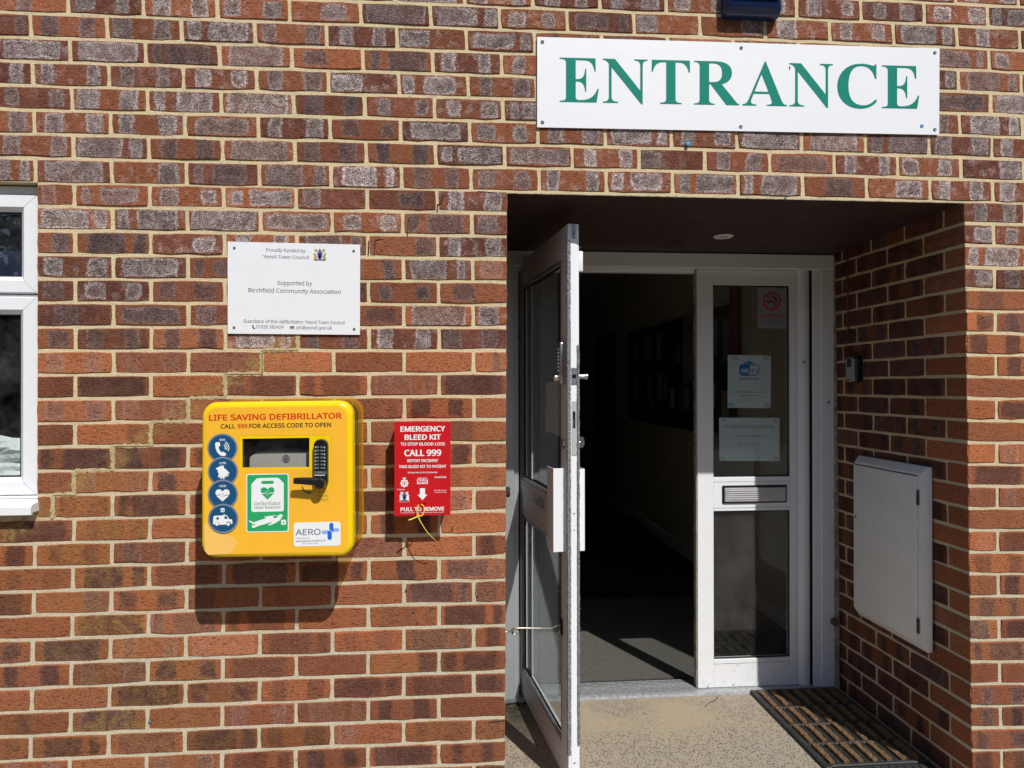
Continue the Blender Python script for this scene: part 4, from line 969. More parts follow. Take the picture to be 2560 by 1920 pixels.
# cable tie through the slot
ct = thing('cable_tie', 'yellow plastic cable tie hanging from the slot of the red box', 'cable tie', tuple(K(380, 960)))
KK = lambda x, y, d: FK.p(*FK.inv(K(x, y)), d)
lp = [KK(380+38*math.cos(a_), 970+62*math.sin(a_), .006+.008*math.sin(max(0, a_ % (2*math.pi))*.5)) for a_ in [math.radians(-80+k*18) for k in range(19)]]
MB().tube(lp, .0016, 6).build('loop', M['tie'], ct, True)
MB().box(Frame(KK(355, 1030, .009), (1, 0, .35), (-.35, 0, 1), (0, -1, 0)), -.004, .004, -.005, .005, -.003, .004, .001).build('head', M['tie'], ct)
MB().tube([KK(355, 1034, .010), KK(320, 1048, .014), KK(285, 1060, .020), KK(258, 1066, .024)], .0019, 6, .0024).build('tag_end', M['tie'], ct, True)
MB().tube([KK(356, 1040, .010), KK(380, 1090, .012), KK(415, 1146, .012), KK(450, 1200, .009), KK(500, 1258, .003), KK(550, 1309, -.008)], .0016, 6, .0011).build('tail', M['tie'], ct, True)

# ------------------------------------------------------------------ lamp above the sign
lm = thing('wall_lamp', 'dark blue box lamp on the wall just above the ENTRANCE board', 'wall lamp', (2.17, 0, 2.66))
F0 = front(0.0)
l0, l1 = at(1817, 40, -.05).x, at(1958, 40, -.05).x
def lampl(ins, y, zb, zt=2.88): return [Vector((a, y, b)) for a, b in rrect(l0+ins, l1-ins, zb, zt, .012, 3)]
MB().loft([lampl(0.0, -.002, 2.634), lampl(0.0, -.030, 2.6355), lampl(0.004, -.046, 2.645), lampl(0.012, -.058, 2.668), lampl(0.014, -.062, 2.70)]).build('housing', M['lamp_blue'], lm, 'auto')
MB().box(F0, l0+.02, l1-.02, 2.676, 2.86, .060, .066, .003, 2).build('front_band', M['lamp_blue2'], lm, 'auto')

# ------------------------------------------------------------------ window at the left edge
YW = 0.030; FW = front(YW)
wd = thing('window', 'white plastic window at the left edge, top light above a taller pane', 'window', (-0.66, 0.03, 1.05))
def WX(px, py): return FW.inv(at(px, py, YW))
x_out = XW-0.002; XL = -1.236
def wrect(mb, x0, x1, z0, z1, d0, d1, bev=.0015): mb.box(FW, x0, x1, z0, z1, d0, d1, bev)
fr = MB(); wrect(fr, x_out-.012, x_out, 1.053, SZ-.004, -.06, -.006); wrect(fr, XL, x_out-.0125, 2.0085, SZ-.004, -.06, -.006); wrect(fr, XL, XL+.03, 1.053, 2.008, -.06, -.006); wrect(fr, XL+.0305, x_out-.0125, 1.053, 1.062, -.06, -.004)
wrect(fr, XL+.0305, x_out-.0125, 1.688, 1.694, -.06, -.014)
wrect(fr, XL, x_out-.0002, 1.018, 1.0525, -.06, -.008); fr.build('outer_frame', M['white_clean'], wd)
def sash(x0, x1, z0, z1, fw_, bd, name):
    mb = MB(); ms = Frame(FW.O, FW.u, FW.w, FW.d)
    # mitred frame: four trapezia with a sloping bead towards the glass
    o = [(x0, z0), (x1, z0), (x1, z1), (x0, z1)]; a = [(x0+fw_, z0+fw_), (x1-fw_, z0+fw_), (x1-fw_, z1-fw_), (x0+fw_, z1-fw_)]; b = [(x0+fw_+bd, z0+fw_+bd), (x1-fw_-bd, z0+fw_+bd), (x1-fw_-bd, z1-fw_-bd), (x0+fw_+bd, z1-fw_-bd)]
    lo = [[FW.p(*p, -.05) for p in o], [FW.p(*p, -.003) for p in o], [FW.p(p[0]+(.003 if p[0] < (x0+x1)/2 else -.003), p[1]+(.003 if p[1] < (z0+z1)/2 else -.003), 0) for p in o], [FW.p(*p, 0.0) for p in a], [FW.p(*p, -.014) for p in b], [FW.p(*p, -.05) for p in b]]
    mb.loft(lo, False, False); s_ = mb.build(name, M['white_clean'], wd)
    g = MB(); g.box(FW, b[0][0]-.004, b[1][0]+.004, b[0][1]-.004, b[2][1]+.004, -.026, -.022); g.build('pane', M['glass_win'], s_)
    k = MB()
    for x_, z_ in ((x1, z0), (x1, z1)):
        sx, sz = -1, (1 if z_ == z0 else -1)
        k.faces([FW.p(x_-.002, z_+.003*sz, .0004), FW.p(x_+.0*sx-.0026, z_+.0026*sz, .0004), FW.p(x_-fw_, z_+(fw_+.0006)*sz, .0004), FW.p(x_-fw_-.0006, z_+fw_*sz, .0004)], [(0, 1, 2, 3)])
    k.build('mitre_joint', M['pile'], s_)
    k = MB(); t_ = .005
    for (xa, xb, za, zb) in ((b[0][0], b[1][0], b[0][1], b[0][1]+t_), (b[0][0], b[1][0], b[2][1]-t_, b[2][1]), (b[0][0], b[0][0]+t_, b[0][1]+t_, b[2][1]-t_), (b[1][0]-t_, b[1][0], b[0][1]+t_, b[2][1]-t_)): k.box(FW, xa, xb, za, zb, -.0215, -.0175)
    k.build('gasket', M['matte_black'], s_)
    return s_
sash(XL+.032, x_out-.014, 1.6975, 2.0065, .039, .0135, 'top_sash'); sash(XL+.032, x_out-.014, 1.0645, 1.6865, .041, .014, 'lower_sash')
sl_ = MB(); sl_.loft([[Vector((x_, y_, z_)) for y_, z_ in ((.10, 1.020), (.10, 1.052), (.024, 1.0515), (-.036, 1.043), (-.042, 1.037), (-.042, 1.014), (-.034, 1.012), (-.034, 1.020))] for x_ in (XL-.03, -.100)]).build('sill', M['white_clean'], wd)
bl = thing('window_blind', 'dark navy blind behind the top light of the left window', 'blind', (-.66, .12, 1.7)); MB().box(WORLD, -1.3, .15, 1.66, 2.1, -.135, -.13).build('cloth', M['curtain'], bl)
crm = MB(); rn = random.Random(11); nx_, nz_ = 26, 14; g = {}
for i in range(nx_+1):
    for j in range(nz_+1):
        top = j == nz_
        g[i, j] = crm.bm.verts.new((-1.15+i*(1.15+.02)/nx_+rn.uniform(-.012, .012), .115+rn.uniform(-.008, .012)+.012*math.sin(i*1.3+j*.9), 1.05+j*.0135+(rn.uniform(-.02, .03) if top else rn.uniform(-.004, .004))))
for i in range(nx_):
    for j in range(nz_): crm.bm.faces.new([g[i, j], g[i+1, j], g[i+1, j+1], g[i, j+1]])
o_ = crm.build('crumpled_sheet', M['crumple'], None, False); tag(o_, 'crumpled white sheet bunched up inside the bottom of the left window', 'plastic sheet')
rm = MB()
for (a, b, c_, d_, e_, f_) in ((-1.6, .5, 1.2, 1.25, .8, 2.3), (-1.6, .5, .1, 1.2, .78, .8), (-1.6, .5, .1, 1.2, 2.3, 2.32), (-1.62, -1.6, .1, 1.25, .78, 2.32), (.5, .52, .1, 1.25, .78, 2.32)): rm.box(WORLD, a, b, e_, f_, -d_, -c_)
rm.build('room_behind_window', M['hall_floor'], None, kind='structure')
for s_, z_ in (('Open', 1.202), ('Hours', 1.186)): pass
tx = text('·••••·', Vector((-.245, 0, 1.205)), Vector((-.205, 0, 1.205)), .012, front(YW+.0215), M['white_print'], None, 'x') if False else None

# ------------------------------------------------------------------ door frame, threshold
YF = 0.862
dfm = thing('door_frame', 'white aluminium frame around the pair of entrance doors', 'door frame', (2.15, .86, 0))
def WB(mb, x0, x1, z0, z1, y0, y1, b=.0015, seg=1): return mb.box(WORLD, x0, x1, z0, z1, -y1, -y0, b, seg)
WB(MB(), 2.876, 2.940, .004, 1.9395, .842, .93, .003).build('jamb', M['white'], dfm); WB(MB(), 2.842, 2.8755, .004, 1.944, .852, .93, .003).build('jamb_stop', M['white'], dfm)
WB(MB(), 1.358, 1.452, .004, 1.9395, .842, .93, .003).build('jamb', M['white'], dfm); WB(MB(), 1.4525, 1.474, .004, 1.944, .856, .93, .003).build('jamb_stop', M['white'], dfm)
WB(MB(), 1.358, 2.940, 1.9400, 2.0085, .840, .93, .003).build('head', M['white'], dfm); WB(MB(), 1.4525, 2.875, 1.9445, 1.9495, .8405, .92, 0).build('head_gap', M['matte_black'], dfm) if False else None
WB(MB(), 1.4745, 2.8415, 1.9250, 1.9395, .892, .93, 0).build('head_stop', M['white'], dfm)
WB(MB(), 2.8395, 2.8418, .004, 1.94, .8585, .93, 0).build('gasket', M['matte_black'], dfm)
sb_ = MB(); rn = random.Random(3); pts_l = []; pts_r = []
for k in range(80):
    z = .004+k*1.99/79; pts_l.append((2.9395-rn.uniform(0, .004), z)); pts_r.append((2.960, z))
sb_.prism(pts_l+list(reversed(pts_r)), -.862, -.838, WORLD).build('sealant', M['sealant'], dfm)
for px, py in ((2071, 1006), (2010, 905)):
    q_ = at(px, py, .842); MB().lathe(q_, (0, -1, 0), [(0, .0065), (.003, .006), (.004, .003)], 12).build('bolt_head', M['dull_steel'], dfm, 'auto')
th_ = thing('threshold', 'silver aluminium threshold strip across the foot of the doorway', 'threshold', (2.1, .88, 0))
MB().loft([[Vector((x_, y_, z_)) for y_, z_ in ((.826, .0004), (.830, .012), (.845, .0165), (.90, .0165), (.985, .012), (.985, .0004))] for x_ in (1.36, 2.945)]).build('sill_plate', M['alu'], th_)
for k in range(5): WB(MB(), 1.44, 2.30, .012, .0185, .905+k*.0155, .911+k*.0155, .001).build('tread_rib', M['alu_rib'], th_)

# ------------------------------------------------------------------ closed leaf
fx = thing('closed_door_leaf', 'narrow closed white door leaf with letter plate and paper notices on its glass', 'door', (2.56, .86, 0))
y0_, y1_ = .866, .906
X_l, X_gl, X_gr, X_r = 2.294, 2.374, 2.739, 2.8385
WB(MB(), X_l+.004, X_gl, .0175, 1.938, y0_, y1_, .002).build('stile', M['white'], fx)
WB(MB(), X_gr, 2.772, .0175, 1.938, y0_, y1_, .002).build('stile', M['white'], fx)
gd_ = MB(); gd_.loft([[Vector((2.8045+.0325*math.cos(a_), .880-.030*math.sin(a_), z_)) for a_ in [math.pi*k/12 for k in range(13)]]+[Vector((2.772, .906, z_)), Vector((2.837, .906, z_))] for z_ in (.0175, 1.938)])
gd_.build('finger_guard', M['white'], fx, 'auto')
for a, b, n_ in ((1.868, 1.938, 'top_rail'), (.827, .983, 'middle_rail'), (.0175, .145, 'bottom_rail')): WB(MB(), X_gl+.0004, X_gr-.0004, a, b, y0_+.0015, y1_, .0015).build(n_, M['white'], fx)
def bead(x0, x1, z0, z1, t_, ya, yb, par, F=WORLD, mat='white'):
    mb = MB()
    for (a, b, c_, d_) in ((x0, x1, z0, z0+t_), (x0, x1, z1-t_, z1), (x0, x0+t_, z0+t_, z1-t_), (x1-t_, x1, z0+t_, z1-t_)):
        if F is WORLD: mb.box(F, a, b, c_, d_, -yb, -ya, .001)
        else: mb.box(F, a, b, c_, d_, ya, yb, .001)
    return mb.build('glazing_bead', M[mat], par)
for z0, z1 in ((.983, 1.868), (.145, .827)):
    WB(MB(), X_gl-.002, X_gr+.002, z0-.002, z1+.002, .884, .888, 0).build('pane', M['glass'], fx)
    bead(X_gl+.0002, X_gr-.0002, z0+.0002, z1-.0002, .006, .8765, .8838, fx, mat='matte_black')
for z_ in (.990, .8205, .1515, 1.8585):
    pass
for z_ in (.962, .842): WB(MB(), X_gl-.012, X_gr+.012, z_-.0008, z_+.0008, y0_+.0003, y0_+.002, 0).build('rail_joint', M['sealant'], fx)
WB(MB(), X_gl-.012, X_gr+.012, .1255, .127, y0_+.0003, y0_+.002, 0).build('rail_joint', M['sealant'], fx)
WB(MB(), X_l, X_l+.0036, .02, 1.935, .872, .905, 0).build('edge_strip', M['sealant'], fx)
for z_ in (1.36, 1.45, 1.75, .35, .95): WB(MB(), X_l-.003, X_l+.0002, z_-.022, z_+.022, .876, .90, .001).build('latch_keep', M['dull_steel'], fx)
lp_ = thing('letter_plate', 'ribbed silver letter plate on the middle rail of the closed leaf', 'letter plate', (2.56, .86, .905))
a_, b_ = at(1812, 1255, .856), at(1964, 1218, .856)
WB(MB(), a_.x-.008, b_.x+.010, a_.z-.008, b_.z+.010, .862, .8675, .002).build('surround', M['black'], lp_)
WB(MB(), a_.x, b_.x, a_.z, b_.z, .853, .862, .002).build('flap', simple('letter_flap', (0.50, 0.50, 0.53), 0.38, 0.35, 0.1, 30), lp_)
for k in range(5): z_ = a_.z+(b_.z-a_.z)*(.2+.15*k); WB(MB(), a_.x+.004, b_.x-.004, z_-.0028, z_+.0028, .8505, .8532, .001).build('flap_rib', simple('letter_flap_rib', (0.58, 0.58, 0.61), 0.35, 0.35), lp_)
# notices
YN = .889; FN = front(YN)
N6 = lambda x, y, yy=YN: at(1700+x*.388788, 640+y*.388788, yy)
def notice(name, label, cat, pts, mat, th=.0006, yy=YN, fr_=FN):
    o = thing(name, label, cat, tuple(N6(pts[0][0], pts[0][1], yy)))
    MB().prism([fr_.inv(N6(*p, yy)) for p in pts], -th, 0, fr_).build('sheet', mat, o); return o
# sheets hang on the inner face of the glass, so their print faces out through it
FNi = front(.8892)
w1 = notice('wifi_notice', 'pale sheet taped in the door glass advertising free WiFi', 'notice', ((306, 976), (583, 978), (585, 640), (308, 636)), M['paper'], .0006, .8892, FNi)
NI = lambda x, y: N6(x, y, .8892)
blob = [(380,720),(382,706),(392,698),(410,696),(416,684),(434,677),(452,677),(468,686),(474,697),(496,698),(508,708),(511,724),(510,748),(502,763),(484,770),(404,770),(390,764),(381,752)]
MB().prism([FNi.inv(NI(*p)) for p in blob], .0002, .0004, FNi).build('wifi_logo', M['paper_blue'], w1)
MB().prism([FNi.inv(NI(*p)) for p in ((448, 704), (498, 704), (505, 712), (505, 750), (498, 762), (440, 764), (452, 738))], .0005, .0006, FNi).build('logo_field', M['paper'], w1)
text('Free', NI(426, 697), NI(468, 698), .0075, FNi, M['paper'], w1, 'lettering', .01, .0006); text('Wi', NI(392, 751), NI(438, 752), .0200, FNi, M['paper'], w1, 'lettering', .03, .0006)
text('Fi', NI(460, 752), NI(497, 753), .0185, FNi, M['paper_blue'], w1, 'lettering', .008, .0008); text('Free Internet Access', NI(380, 796), NI(508, 797), .0115, FNi, M['paper_blue'], w1, 'lettering', .02, .0004)
text('BIRCHFIELD PARK BT_Guest_Wi-Fi', NI(342, 878), NI(545, 879), .0052, FNi, M['paper_ink'], w1, 'lettering', .01, .0004, True); text('Click on - Get Online', NI(384, 899), NI(504, 900), .0048, FNi, M['paper_ink'], w1, 'lettering', .01, .0004, True)
for x, y in ((352, 655), (550, 655), (324, 955), (562, 960)): MB().prism([FNi.inv(NI(*p)) for p in ((x-20, y+11), (x+18, y+13), (x+22, y-12), (x-16, y-11))], .0002, .0003, FNi).build('tape', M['tape'], w1)
w2 = notice('locked_notice', 'landscape sheet in the door glass headed IF THE DOOR IS LOCKED', 'notice', ((254, 1317), (640, 1319), (640, 1041), (251, 1040)), M['paper'], .0006, .8892, FNi)
text('IF THE DOOR IS LOCKED', NI(284, 1107), NI(603, 1108), .0145, FNi, M['paper_ink'], w2, 'lettering', -.004, .0004)
text('KNOCK ON THE WINDOW', NI(356, 1165), NI(529, 1165), .0078, FNi, M['paper_blue'], w2, 'lettering', 0, .0004); text('AND RING THE BELL', NI(376, 1217), NI(508, 1216), .0078, FNi, M['paper_blue'], w2, 'lettering', 0, .0004)
for x, y in ((280, 1056), (616, 1060), (272, 1302), (616, 1300)): MB().prism([FNi.inv(NI(*p)) for p in ((x-14, y+9), (x+14, y+11), (x+17, y-10), (x-10, y-9))], .0002, .0003, FNi).build('tape', M['tape'], w2)
YO = .8828; FO = front(YO); NO = lambda x, y: N6(x, y, YO)
w3 = notice('no_smoking_sign', 'small grey NO SMOKING sticker in the top corner of the door glass', 'sign', ((500, 464), (687, 468), (690, 208), (500, 203)), M['sign_grey'], .0005, YO, FO)
MB().prism([FO.inv(NO(*p)) for p in ell(590, 290, 58, 58, 36)], .0002, .0004, FO, holes=[[FO.inv(NO(*p)) for p in ell(590, 290, 47, 47, 36)]]).build('ban_ring', M['sign_red'], w3)
MB().prism([FO.inv(NO(*p)) for p in ((552, 300), (612, 300), (612, 290), (552, 290))], .0002, .0004, FO).build('cigarette', M['black_ink'], w3)
MB().prism([FO.inv(NO(*p)) for p in ((616, 300), (624, 300), (624, 280), (612, 268), (606, 254), (590, 252), (588, 262), (600, 264), (604, 276), (616, 286))], .0002, .0004, FO).build('smoke_curl', M['black_ink'], w3)
MB().prism([FO.inv(NO(*p)) for p in ((554, 256), (560, 250), (626, 322), (620, 328))], .0005, .0006, FO).build('ban_bar', M['sign_red'], w3)
text('NO SMOKING', NO(513, 391), NO(667, 392), .0115, FO, M['sign_red'], w3, 'lettering', .02, .0004); text('It is against the law to', NO(520, 416), NO(660, 418), .0052, FO, M['black_ink'], w3, 'lettering', .008, .0004); text('smoke in these premises', NO(511, 433), NO(668, 435), .0052, FO, M['black_ink'], w3, 'lettering', .008, .0004)

# ------------------------------------------------------------------ open leaf, swung out through a right angle
OC = Vector((1.5752, .115, 0)); ee = Vector((.115, -.993, 0)).normalized(); nn = Vector((-ee.y*-1, 0, 0)); nn = Vector((ee.y, -ee.x, 0))
OD = Frame(OC, ee, (0, 0, 1), nn)               # outer face: u towards the free edge, d outwards (to the left)
OE = Frame(OC, -nn, (0, 0, 1), ee)              # end of the leaf seen from the path: u across the thickness
T = .0405
od = thing('open_door_leaf', 'white glazed door leaf standing wide open, its edge towards the viewer', 'door', tuple(OC+ee*-.76))
zb_, zt_ = .022, 1.966
def O(name, u0, u1, w0, w1, d0, d1, mat='white', bev=.002, par=None): return MB().box(OD, u0, u1, w0, w1, d0, d1, bev).build(name, M[mat], par or od)
O('stile', -.088, -.001, zb_, zt_, -T, 0); O('stile', -.80, -.768, zb_, zt_, -T, 0)
for a, b, n_ in ((1.858, zt_, 'top_rail'), (.832, .982, 'middle_rail'), (zb_, .128, 'bottom_rail')): O(n_, -.7676, -.0884, a, b, -T+.001, -.001)
for z0, z1 in ((.982, 1.858), (.128, .832)):
    O('pane', -.766, -.09, z0-.002, z1+.002, -.022, -.018, 'glass', 0)
    bead(-.7674, -.0886, z0+.0002, z1-.0002, .016, -.010, -.0015, od, OD, 'alu'); bead(-.7514, -.1046, z0+.0162, z1-.0162, .006, -.0175, -.010, od, OD, 'matte_black')
    O('inner_bead', -.745, -.66, z0+.004, z1-.004, -.030, -.0235, 'white', .001)
for z_ in (.965, .850, .112): MB().box(OD, -.767, -.089, z_-.0006, z_+.0006, -.001, -.0003).build('rail_joint', M['sealant'], od)
def furry(name, F, u0, u1, w0, w1, d0, d1, seed):
    rn = random.Random(seed); n = int((w1-w0)/.007); a = []; 
    for k in range(n+1):
        z = w0+(w1-w0)*k/n; a.append([F.p(u0+rn.uniform(-.0012, .0012), z, d0), F.p(u1+rn.uniform(-.0014, .0014), z, d0), F.p(u1-.003+rn.uniform(-.0015, .0015), z, d1+rn.uniform(-.0012, .0012)), F.p(u0+.002+rn.uniform(-.001, .001), z, d1+rn.uniform(-.0012, .0012))])
    MB().loft(a).build(name, M['pile'], od)
furry('brush_strip', OE, -.0045, .0105, .13, 1.905, -.003, .0035, 1); furry('brush_strip', OE, .0310, .0425, .16, 1.545, -.003, .004, 2)
MB().box(OE, .0105, .0305, .02, 1.962, -.0008, .0006).build('edge_plate', M['white'], od)
MB().box(OE, .0120, .0315, 1.408, 1.466, .0007, .0028, .0006).build('latch_case', M['dull_steel'], od)
MB().lathe(OE.p(.0215, 1.437, .0028), ee, [(0, .0075), (.0006, .0075)], 16).build('latch_hole', M['black'], od)
for z_ in (1.458, 1.416): screw(OE, OE.p(.0215, z_, .0028), .0026, M['steel'], od)
MB().box(OE, .0135, .0300, 1.164, 1.351, .0007, .0030, .0006).build('lock_faceplate', simple('faceplate', (0.55, 0.56, 0.57), 0.4, 0.3), od)
MB().box(OE, .0165, .0255, 1.258, 1.316, .0030, .0036).build('bolt_slot', M['black'], od); MB().box(OE, .0175, .0215, 1.262, 1.29, .0036, .0042).build('hook_bolt', M['steel'], od)
for z_ in (1.336, 1.246, 1.18): screw(OE, OE.p(.0215, z_, .003), .0026, M['steel'], od)
for z_, r_ in ((1.932, .003), (.905, .0022), (.962, .0028), (.10, .003)): MB().lathe(OE.p(.021, z_, .0006), ee, [(0, r_), (.0006, r_)], 10).build('fixing_hole', M['black'], od)
MB().box(OE, .014, .027, 1.914, 1.962, .0006, .0012).build('corner_cleat', M['dull_steel'], od)
# push button lock, turn knob and cylinder
kp = MB().box(OD, -.062, -.028, 1.412, 1.557, .0, .021, .005, 3).build('keypad_lock', M['steel'], od, 'auto')
for k in range(7): MB().lathe(OD.p(-.045, 1.533-k*.0125, .021), nn, [(0, .0032), (.004, .003), (.005, .0015)], 10).build('keypad_button', M['chrome'], kp, 'auto')
MB().lathe(OD.p(-.045, 1.432, .021), nn, [(0, .012), (.006, .014), (.016, .013), (.021, .007)], 20).build('keypad_knob', M['chrome'], kp, 'auto')
MB().box(OD, -.072, -.020, 1.41, 1.468, -.0480, -T-.0002, .002).build('inner_plate', M['dull_steel'], od); MB().lathe(OD.p(-.032, 1.437, -.048), -nn, [(0, .0085), (.022, .009), (.025, .0115), (.030, .0115), (.032, .009)], 22).build('turn_knob', M['steel'], od, 'auto')
MB().lathe(OD.p(-.040, 1.205, .0), nn, [(0, .0115), (.006, .0115), (.010, .009)], 18).build('lock_cylinder', M['steel'], od, 'auto'); MB().lathe(OD.p(-.040, 1.19, .0), nn, [(0, .008), (.007, .008)], 14).build('lock_cylinder', M['zinc'], od, 'auto')
MB().lathe(OD.p(-.032, 1.206, -T), -nn, [(0, .0065), (.009, .0045), (.012, .005)], 14).build('thumb_turn', M['steel'], od, 'auto')
hm_ = [(-.017+.0, -.019), (-.011, -.021), (-.004, -.015), (.0, .0), (-.004, .015), (-.011, .021), (-.017, .019), (-.014, .0)]
MB().prism([(a*1.0, b) for a, b in [(-.012-x, y) for x, y in [(0, -.018), (.008, -.020), (.014, -.012), (.016, 0), (.014, .012), (.008, .020), (0, .018), (-.002, .0)]]], -.003, .003, Frame(OE.p(.0405+.0, 1.206, -.032)+(-nn)*-.0+(-nn)*.0, nn, (0, 0, 1), ee)).build('thumb_turn', M['steel'], od)
# pull handles: folded white channels, one each side
def channel(name, s, z0, z1, dep, du):
    mb = MB(); F = OD
    base = 0.0006 if s > 0 else -T-.0006
    D_ = lambda d: base+s*d
    lo, hi = sorted((D_(0), D_(dep))); mb.box(F, -.026, -.0235, z0, z1, lo, hi, .0006)
    lo, hi = sorted((D_(dep-.0022), D_(dep))); mb.box(F, -.026-du, -.0264, z0, z1, lo, hi, .0006)
    mb.build(name, M['white_clean'], od)
channel('pull_handle', 1, .826, 1.117, .046, .085); channel('pull_handle', -1, .826, 1.113, .026, .085)
O('push_strip', -.552, -.345, .918, .956, -.0012, .0006, 'dull_steel', 0); text('/ Pull to open', OD.p(-.54, .926, 0), OD.p(-.36, .926, 0), .018, OD, M['white_print'], od, 'lettering', .01, .0012)
MB().box(OE, T+.0004, T+.0175, 1.803, 1.874, -.035, -.008, .003, 2).build('alarm_contact', M['white_clean'], od, 'auto')
MB().tube([OE.p(T, 1.888, -.02), OE.p(T+.017, 1.888, -.02)], .0022, 8).build('fixing_pin', M['dull_steel'], od, True)
pp = MB(); pp.prism([(-.415, 1.222), (-.40, 1.42), (-.17, 1.418), (-.165, 1.36), (-.168, 1.28), (-.162, 1.215), (-.30, 1.22)], -.0236, -.0230, OD); po = pp.build('door_notice', simple('white_paper', (0.86, 0.88, 0.88), 0.7), None); tag(po, 'curling pale paper sheet stuck inside the glass of the open door', 'notice')
O('hook_plate', -.105, -.070, .515, .575, .0002, .002, 'dirt', 0)
# cabin hook
hk = thing('cabin_hook', 'steel hook and eye holding the open door back to the brickwork', 'hook', (1.4, .18, .54))
pe = at(1287, 1578, .19); pd = OD.p(-.085, .543, .008)
MB().tube([(xl(.5)-.004, .185, pe.z), tuple(pe+Vector((-.012, 0, .0)))], .0028, 8).build('wall_eye', M['zinc'], hk, True)
MB().tube([pe+Vector((math.cos(a_)*.012, 0, math.sin(a_)*.011)) for a_ in [2*math.pi*k/14 for k in range(15)]], .0026, 7).build('wall_eye', M['zinc'], hk, True)
MB().tube([pe+Vector((-.008, -.006, -.006)), pe+Vector((-.004, -.006, .010)), pe+Vector((.010, -.005, .012)), pe+Vector((.02, -.003, .0115)), at(1380, 1571, .18), at(1392, 1564, .18), at(1399, 1562, .175), pd], .0028, 8).build('hook_rod', M['zinc'], hk, True)
MB().tube([at(1399, 1573, .175), at(1398.5, 1587, .175)], .0022, 8).build('hook_pin', M['zinc'], hk, True)
bf = thing('door_buffer', 'black rubber door buffer fixed to the left porch wall', 'door stop', (1.36, .12, 1.0))
pb = at(1276, 1230, .09); MB().lathe((xl(1.0)-.003, .09, pb.z), (1, 0, 0), [(0, .0185), (pb.x-xl(1.0)-.003, .0175), (pb.x-xl(1.0)+.001, .015)], 20).build('rubber_pad', M['matte_black'], bf, 'auto')

# ------------------------------------------------------------------ things on the right porch wall
XR = 2.951
mb_ = thing('meter_box', 'white meter cupboard with hinged door on the right porch wall', 'meter box', (2.95, .39, .4))
FM = Frame((XR, 0, 0), (0, 1, 0), (0, 0, 1), (-1, 0, 0)) ; XF = XR-.042
gz = lambda px, py, x: atx(px, py, x)
A_, B_ = gz(2295, 1190, XF), gz(2306, 1606, XF); ya, zta, zba = (A_.y+B_.y)/2, A_.z+.004, B_.z-.002
ybk = .626; 
o_l = rrect(ya-.008, ybk+.012, zba-.040, zta+.030, .004, 2); i_l = rrect(ya, ybk, zba-.012, zta+.006, .004, 2)
MB().loft([[FM.p(*p, 0) for p in o_l], [FM.p(*p, .016) for p in o_l], [FM.p(*p, .040) for p in i_l]]).build('frame', M['white_box'], mb_, 'auto')
MB().box(FM, ya+.018, ybk-.002, zba-.004, zta-.006, .0402, .0475, .003, 2).build('cupboard_door', M['white_box'], mb_, 'auto')
MB().box(FM, ya+.014, ybk-.001, zta-.0055, zta-.003, .0401, .0420).build('shadow_gap', M['dirt'], mb_)
for z_ in (zta-.085, zba+.055): MB().box(FM, ya+.006, ya+.018, z_-.028, z_+.028, .0402, .0460, .002).build('hinge', M['black'], mb_)
MB().lathe(FM.p(ybk-.018, (zta+zba)/2+.08, .0475), FM.d, [(0, .008), (.0005, .008), (.001, .006)], 16).build('keyhole', M['dull_steel'], mb_, 'auto')
ks = thing('key_safe', 'small black and silver key safe on the right porch wall', 'key safe', (2.95, .66, 1.41))
zs0, zs1 = 1.418, 1.535; ysn, ysf = .628, .705
lo_ = lambda ins, d: [FM.p(*p, d) for p in rrect(ysn+ins, ysf-ins, zs0+ins, zs1-ins, .014, 4)]
MB().loft([lo_(0, 0), lo_(0, .024), lo_(.004, .029)]).build('body', M['black'], ks, 'auto')
MB().loft([[FM.p(*p, d) for p in rrect(ysn+.014+i_, ysf-.001-i_, zs0+.003+i_, zs1-.008-i_, .013, 4)] for d, i_ in ((.0292, 0), (.034, .001), (.037, .005))]).build('cover', simple('safe_silver', (0.42, 0.44, 0.46), 0.35, 0.5), ks, 'auto')
MB().prism([(ysn+.028, 1.485), (ysf-.016, 1.485), (ysf-.016, 1.512), (ysf-.024, 1.522), (ysn+.036, 1.522), (ysn+.028, 1.512)], .0372, .0380, FM).build('dial_window', M['black'], ks)
text('Master', FM.p(ysf-.014, 1.427, 0), FM.p(ysn+.03, 1.427, 0), .008, Frame((XR, 0, 0), (0, -1, 0), (0, 0, 1), (-1, 0, 0)), M['black_ink'], ks, 'lettering', .02, .0376)
hp_ = thing('slotted_plate', 'small slotted metal plate high on the right porch wall beside the frame', 'bracket', (2.95, .81, 1.66))
pz0, pz1 = gz(2092, 811, XR).z, gz(2092, 769, XR).z
MB().prism(rrect(.795, .823, pz0, pz1, .011, 5), .0005, .003, FM, holes=[circ(.809, pz0+.016, .004, 10), circ(.809, pz1-.016, .004, 10), rrect(.805, .813, pz0+.032, pz1-.03, .003, 3)]).build('plate', simple('zinc_plate', (0.42, 0.43, 0.45), 0.4, 0.3), hp_)
MB().box(FM, .800, .818, pz0+.040, pz0+.052, .0032, .006, .001).build('plate_tongue', M['dull_steel'], hp_)
cb = MB().tube([FM.p(.735, 2.03, .005), FM.p(.737, 1.9, .005), FM.p(.735, 1.62, .005)], .0045, 8).build('alarm_cable', simple('brown_cable', (0.09, 0.03, 0.025), 0.5), None, True); tag(cb, 'dark brown cable running down the right porch wall from the soffit', 'cable')
ds = thing('rusty_stop', 'small rusty round stop beside the foot of the door frame', 'door stop', (2.93, .83, .52))
